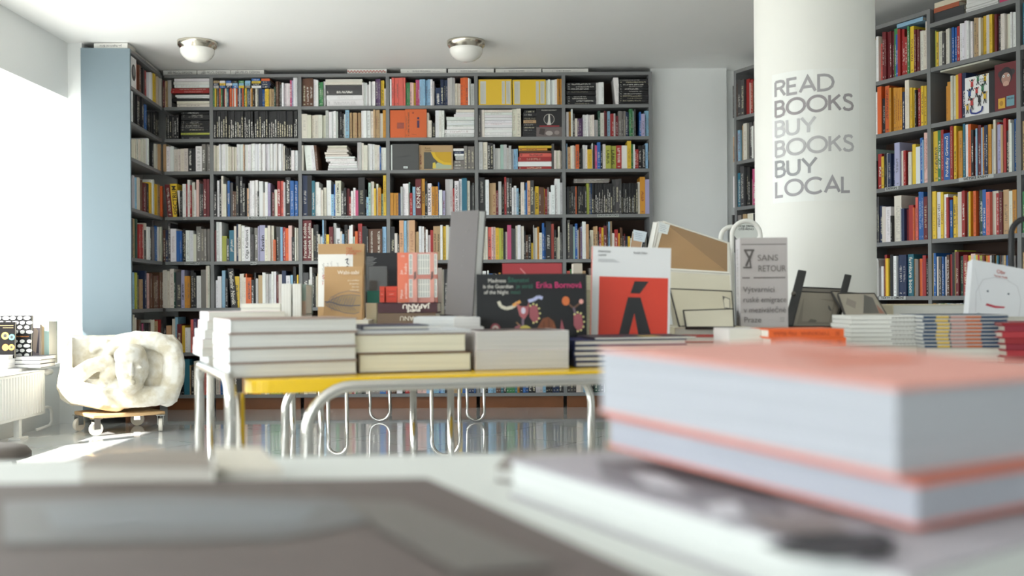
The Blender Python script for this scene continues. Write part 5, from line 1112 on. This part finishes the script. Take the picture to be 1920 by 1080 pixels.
0 and slab3('dark grey book at the bottom of the salmon pile', [p+Vector((0, 0, -.030)) for p in [Q[0]+dp*.05+d1*.02, Q[1]+dp*.05-d1*.01, Q[2], Q[3]]], max(.006, zz-.030-fgz-.001), '4a464c', '6a666c')
slabbook('large taupe book filling the lower left foreground', [(-60, 908), (800, 896), (1330, 1130), (1500, 1500), (-900, 1500)], .655, .017, '625855', 'c9c9c5',
    [([(5, 940), (300, 925), (640, 935), (700, 975), (520, 1010), (5, 1020)], '6a696b'), ([(80, 950), (290, 940), (600, 948), (560, 985), (100, 992)], '74777c'), ([(640, 935), (760, 940), (1050, 1060), (860, 1075), (700, 985)], '67625f')])
slabbook('pale book edge running diagonally across the foreground', [(-80, 866), (960, 850), (1760, 1150), (-300, 1300)], .637, .022, 'd3d6d3', 'd5d8d6')
slabbook('brown-topped book at the far left of the nearest table', [(150, 868), (400, 872), (385, 842), (190, 844)], .670, .032, '8f857c', 'c9c5bc')
slabbook('cream book beside the brown-topped one on the nearest table', [(405, 880), (530, 880), (490, 838), (400, 838)], .662, .024, 'd2ccbf', 'd8d5cc')
slabbook('speckled grey paperback behind the pale book edge', [(930, 875), (1180, 900), (1180, 842), (960, 842)], .653, .015, '8c857f', 'c9c9c5', [([(.1, .3), (.5, .4), (.6, .8), (.2, .7)], 'a9a6a2'), ([(.5, .1), (.9, .2), (.8, .5), (.55, .4)], '6f6864')])
# ------------------------------------------------------------------ window side: radiator, sill books, sculpture, stool
RX = -2.93
root = empty('radiator', 'white panel radiator under the window sill with a valve on its end', 'radiator', Matrix.Identity(4))
rw = mat('eeeeea', .35)
b = MB().use(rw); b.box(RX-.055, 4.3, .12, RX-.045, 6.24, .39)
n = 58; y0, y1 = 4.3, 6.24
for i in range(n):
    a = y0+(y1-y0)*i/n; c = y0+(y1-y0)*(i+1)/n; m_ = (c-a)
    b.prism([Vector((RX-.008, a, .135)), Vector((RX, a+m_*.25, .135)), Vector((RX, a+m_*.75, .135)), Vector((RX-.008, c, .135))], (0, 0, .24))
b.box(RX-.01, y0, .12, RX, y1, .136).box(RX-.01, y0, .374, RX, y1, .39).box(RX-.055, y1-.002, .12, RX, y1, .39)
b.build('panel', root)
MB().use(rw).box(RX-.055, y0, .388, RX, y1, .394).build('top_grille', root)
vy = 6.24
MB().use(mat('f2f2ee', .3)).tube([(RX-.03, vy, .372), (RX-.03, vy+.05, .372), (RX-.03, vy+.06, .372), (RX-.03, vy+.14, .372)], [.012, .012, .022, .02]).build('valve_head', root)
MB().use(rw).tube([(RX-.03, vy, .15), (RX-.03, vy+.10, .15), (RX-.03, vy+.135, .14), (RX-.03, vy+.15, .11), (RX-.03, vy+.15, .05), (RX-.03, vy+.12, .03), (RX-.03, vy-.05, .025)], .009).build('pipe', root)
MB().use(mat('9a8f80', .4, metal=.7)).tube([(RX-.03, vy, .15), (RX-.03, vy+.035, .15)], .014).build('valve_nut', root)
ly = W(42, 800, 5.95).y
MB().use(rw).box(RX-.045, ly-.018, .012, RX-.012, ly+.018, .12).box(RX-.06, ly-.05, 0, RX+.01, ly+.05, .012).build('foot', root)
# books on the sill
SZ = .4115
GS = 'books on the window sill'
def sillpile(x0, x1, Y, n, tt, labels, c, pages='dcdcda'):
    p = W(x0, 690, Y); q = W(x1, 690, Y); return pile(Vector((p.x, Y, SZ)), .0, q.x-p.x, .2, [tt]*n, labels, c, pages, jit=.006)
sillpile(-60, 14, 6.05, 3, .028, ['%s pale book of the near sill stack' % s for s in ('bottom', 'middle', 'top')], ['d9dade'])
sillpile(16, 76, 6.15, 3, .024, ['%s dark-covered white-paged book of the far sill stack' % s for s in ('bottom', 'middle', 'top')], ['55555a', '3a3a3e'])
M, w_, h_ = stand(-30, 27, 604, 672, 6.12, .05, 0)
bookobj('black cover with round colourful balloon letters on the window sill', M, w_, h_, .02, '0d0c0c', 'cfcabf', prough=.95, items=[('disc', .68, .62, .12, .12, 'e0c040'), ('disc', .68, .62, .06, .06, '1c1a1a'), ('disc', .9, .58, .1, .1, '4fa0a0'), ('disc', .9, .58, .05, .05, '1c1a1a'), ('disc', .7, .3, .11, .11, 'd08030'), ('disc', .9, .3, .1, .1, 'e0a030'), ('disc', .9, .3, .045, .045, '1c1a1a'),
    ('line', [(.5, .9), (.95, .9)], '9a7a50', .003), ('line', [(.6, .84), (.95, .84)], '9a7a50', .003)])
M, w_, h_ = stand(-8, 58, 592, 671, 6.2, .05, 0)
it_ = []
for r in range(9):
    for c in range(5):
        if r == 4: continue
        it_.append(('disc', .1+.2*c+(.05 if r % 2 else -.02), .06+.11*r, .085+.015*((r*c) % 3-1), .05, 'e6e6e2'))
bookobj('black book covered in white pebble blobs with an orange title', M, w_, h_, .02, '1f1f20', 'cfcabf', it_+[('text', .95, .49, .05, 'Die Ueberraum', 'd98a3a', 'RIGHT')])
M, w_, h_ = stand(58, 74, 608, 668, 6.3, .05, 0)
bookobj('photo-covered book with soft mauve portrait on the window sill', M, w_, h_, .02, '9a8f94', 'cfcabf', [('poly', [(.1, .2), (.6, .1), (.8, .8), (.3, .95)], 'c9b5a5'), ('poly', [(.6, .1), (.9, .1), (.9, .8)], '5a5560')])
for i, (x0, x1, yt_, c) in enumerate(((75, 79, 606, 'd9cdb4'), (79, 83, 604, 'c9b28f'), (83, 92, 602, 'a8c4c0'))):
    M, w_, h_ = stand(x0, x1, yt_, 683, 6.33, 0, 0, t=.12); bookobj('%s upright book at the end of the window sill row' % ('cream', 'tan', 'pale aqua')[i], M, w_, h_, .12, c, 'dedbd0')
M, w_, h_ = stand(55, 99, 597, 683, 6.55, .03, 0)
bookobj('white book standing last on the sill against the end wall', M, w_, h_, .015, 'e6e6e2', 'dedbd0')
# stool
c = G(-18, 838, .16)
root = empty('round_stool', 'dark grey round seat peeking in at the lower left edge', 'stool', Matrix.Translation((c.x, c.y, 0)))
MB().use(mat('5d554f', .6)).lathe((0, 0, 0), [(0, .17), (.10, .168), (.15, .155), (.17, .13), (.17, .11), (0, .105)], 48).build('seat', root)
for k in range(3):
    a = k*2.1; MB().use(chrome).tube([(.1*math.cos(a), .1*math.sin(a), .11), (.14*math.cos(a), .14*math.sin(a), 0)], .01).build('leg', root)
# dolly
droot = empty('furniture_dolly', 'small plywood dolly on four white castors under the sculpture', 'dolly', Matrix.Identity(4))
wood = mat('c9a77a', .5, noise=.1, nscale=12)
cas = [(180, 6.07), (301, 6.27), (148, 6.30), (258, 6.56)]
cp = [W(x, 800, Y) for x, Y in cas]
for p in cp: p.z = 0
ctr = sum(cp, Vector())/4
dz = .128
order = [cp[0], cp[1], cp[3], cp[2]]
MB().use(wood).prism([ctr+(p-ctr)*1.12+Vector((0, 0, dz-.022)) for p in order], (0, 0, .022)).build('board', droot, bevel=.006)
for i, p in enumerate(cp):
    a = [.9, 1.9, 1.2, .2][i]; ax = Vector((math.cos(a), math.sin(a), 0)); s = Vector((-ax.y, ax.x, 0))
    pts = [p+Vector((0, 0, .042))+ax*0.042*math.cos(t)+Vector((0, 0, .042*math.sin(t))) for t in [k*2*math.pi/28 for k in range(28)]]
    cst = MB().use(mat('e9e4d8', .4)).prism([q-s*.012 for q in pts], s*.024).build('caster_wheel', droot, bevel=.004)
    MB().use(chrome).box(-.02, -.019, .04, .02, -.016, .104, Matrix.Translation(p) @ Matrix.Rotation(a, 4, 'Z')).box(-.02, .016, .04, .02, .019, .104, Matrix.Translation(p) @ Matrix.Rotation(a, 4, 'Z')).box(-.028, -.025, .1, .028, .025, .106, Matrix.Translation(p) @ Matrix.Rotation(a, 4, 'Z')).build('caster_fork', cst)
# sculpture: volumes merged by voxel remeshing
def ell(bm, c, r, rot=None):
    M = Matrix.Translation(c)
    if rot is not None: M = M @ rot.to_4x4()
    M = M @ Matrix.Diagonal((*r, 1)); bmesh.ops.create_icosphere(bm, subdivisions=3, radius=1, matrix=M)
SY = 6.22
def sp(px, py, dy=0): p = W(px, py, SY); p.y = SY+dy; return p
k1 = SY/F
def caps(bm, pts, r0, r1=None, fl=.8):
    r1 = r1 or r0; n = 10
    for a, b in zip(pts, pts[1:]):
        for i in range(n+1):
            t = i/n; p = a.lerp(b, t); i0 = pts.index(a); T_ = (i0+t)/(len(pts)-1); r = r0+(r1-r0)*T_
            bmesh.ops.create_icosphere(bm, subdivisions=2, radius=1, matrix=Matrix.Translation(p) @ Matrix.Diagonal((r, r*fl, r, 1)))
bm = bmesh.new()
def slab(poly, y0, y1):
    vs = [bm.verts.new(Vector((sp(x, y).x, y0, sp(x, y).z))) for x, y in poly]; vb = [bm.verts.new(Vector((v.co.x*(y1/y0), y1, v.co.z))) for v in vs]; n = len(vs)
    bm.faces.new(vs); bm.faces.new(list(reversed(vb)))
    for i in range(n): bm.faces.new([vs[(i+1) % n], vs[i], vb[i], vb[(i+1) % n]])
slab([(131, 638), (215, 638), (230, 634), (322, 637), (338, 655), (341, 700), (333, 740), (329, 762), (200, 770), (138, 769), (122, 745), (116, 720), (122, 690)], SY+.035, SY+.26)
slab([(118, 690), (132, 640), (140, 640), (140, 768), (125, 755), (110, 735)], SY-.03, SY+.22)
caps(bm, [sp(206, 664, .03), sp(226, 648, .0), sp(258, 643, -.02), sp(296, 646, -.02), sp(322, 662, .0), sp(327, 690, .0), sp(324, 720, .0), sp(312, 748, .01)], .048, .075, .8)   # arm sweeping over the head
caps(bm, [sp(128, 726, .02), sp(150, 710, -.03), sp(178, 692, -.05), sp(205, 684, -.04)], .062, .045)            # raised forearm at left
caps(bm, [sp(205, 686, -.03), sp(214, 700, -.03), sp(206, 720, -.01)], .04, .035)
ell(bm, sp(258, 694, -.09), (.098, .105, .135))       # skull
ell(bm, sp(258, 712, -.10), (.078, .095, .115)); ell(bm, sp(262, 729, -.10), (.045, .07, .05))  # lower face, chin
ell(bm, sp(270, 697, -.195), (.012, .024, .045)); ell(bm, sp(271, 704, -.212), (.015, .018, .014))   # nose
ell(bm, sp(258, 672, -.115), (.094, .10, .075))       # hair
ell(bm, sp(253, 692, -.178), (.026, .018, .012)); ell(bm, sp(281, 692, -.168), (.02, .016, .012)); ell(bm, sp(268, 717, -.187), (.026, .016, .009)); ell(bm, sp(268, 722, -.183), (.02, .016, .009))
caps(bm, [sp(254, 730, -.05), sp(248, 748, -.02)], .06, .075)   # neck
caps(bm, [sp(135, 742, .0), sp(165, 745, -.05), sp(200, 752, -.06), sp(222, 758, -.03)], .08, .07)   # shoulder / breast
caps(bm, [sp(232, 752, -.04), sp(262, 750, -.06), sp(295, 748, -.04), sp(318, 745, .0)], .07, .06)
ell(bm, sp(218, 734, .02), (.06, .06, .05)); ell(bm, sp(203, 712, .0), (.05, .06, .055)); ell(bm, sp(197, 652, .03), (.028, .03, .03)); caps(bm, [sp(188, 655, .03), sp(170, 662, .03)], .02, .03)
caps(bm, [sp(203, 668, .0), sp(208, 680, -.02)], .02); caps(bm, [sp(196, 670, .0), sp(200, 682, -.02)], .016)
me = bpy.data.meshes.new('stone_sculpture'); slab([(150, 716), (300, 716), (318, 764), (138, 764)], SY-.01, SY+.1); slab([(235, 655), (318, 660), (322, 760), (235, 760)], SY+.0, SY+.1)
me = bpy.data.meshes.new('stone_sculpture'); bm.to_mesh(me); bm.free()
so = bpy.data.objects.new('stone_sculpture', me); COL.objects.link(so)
m = so.modifiers.new('merge', 'REMESH'); m.mode = 'VOXEL'; m.voxel_size = .006; m.use_smooth_shade = True
m = so.modifiers.new('soft', 'SMOOTH'); m.iterations = 3; m.factor = .5
tx = bpy.data.textures.new('stone_grain', 'CLOUDS'); tx.noise_scale = .06
m = so.modifiers.new('grain', 'DISPLACE'); m.texture = tx; m.strength = .008; m.mid_level = .5
dg = bpy.context.evaluated_depsgraph_get(); dg.update()
me2 = bpy.data.meshes.new_from_object(so.evaluated_get(dg)); so.modifiers.clear(); so.data = me2
zmin = min(v.co.z for v in me2.vertices); so.location.z = dz+.003-zmin
for p in me2.polygons: p.use_smooth = True
sm = bpy.data.materials.new('weathered_stone'); sm.use_nodes = True; nt = sm.node_tree; bs_ = nt.nodes['Principled BSDF']
tc = nt.nodes.new('ShaderNodeTexCoord'); n1 = nt.nodes.new('ShaderNodeTexNoise'); n1.inputs['Scale'].default_value = 13; n1.inputs['Detail'].default_value = 8
cr = nt.nodes.new('ShaderNodeValToRGB'); cr.color_ramp.elements[0].position = .38; cr.color_ramp.elements[0].color = (*lin('c9c0aa'), 1); cr.color_ramp.elements[1].position = .6; cr.color_ramp.elements[1].color = (*lin('e4e1d8'), 1)
nt.links.new(tc.outputs['Object'], n1.inputs['Vector']); nt.links.new(n1.outputs['Fac'], cr.inputs[0]); nt.links.new(cr.outputs[0], bs_.inputs['Base Color'])
n2 = nt.nodes.new('ShaderNodeTexNoise'); n2.inputs['Scale'].default_value = 60; n2.inputs['Detail'].default_value = 5; bp = nt.nodes.new('ShaderNodeBump'); bp.inputs['Strength'].default_value = .35; bp.inputs['Distance'].default_value = .006
nt.links.new(tc.outputs['Object'], n2.inputs['Vector']); nt.links.new(n2.outputs['Fac'], bp.inputs['Height']); nt.links.new(bp.outputs[0], bs_.inputs['Normal']); bs_.inputs['Roughness'].default_value = .85
me2.materials.clear(); me2.materials.append(sm)
tag(so, 'weathered pale stone relief of a head framed by an arm, on a dolly', 'sculpture')
# RENAME by kind
for o in list(bpy.data.objects):
    l = o.get('label', '')
    if o.parent is not None or o.get('category') != 'book': continue
    for word, kind in (('magazine stack', 'magazine'), ('speckled magazines', 'magazine'), ('yellow magazine', 'magazine'), ('thin white magazine', 'magazine'), ('booklet', 'booklet'), ('folder', 'folder'), ('page block', 'page_block_book'), ('small white block', 'booklet')):
        if word in l.split(' under ')[0].split(' on the ')[0].split(' left of ')[0].split(' beside ')[0].split(' beneath ')[0].split(' between ')[0]and kind != 'page_block_book' and not l.startswith('base'):
            o.name = kind; o['category'] = kind; break
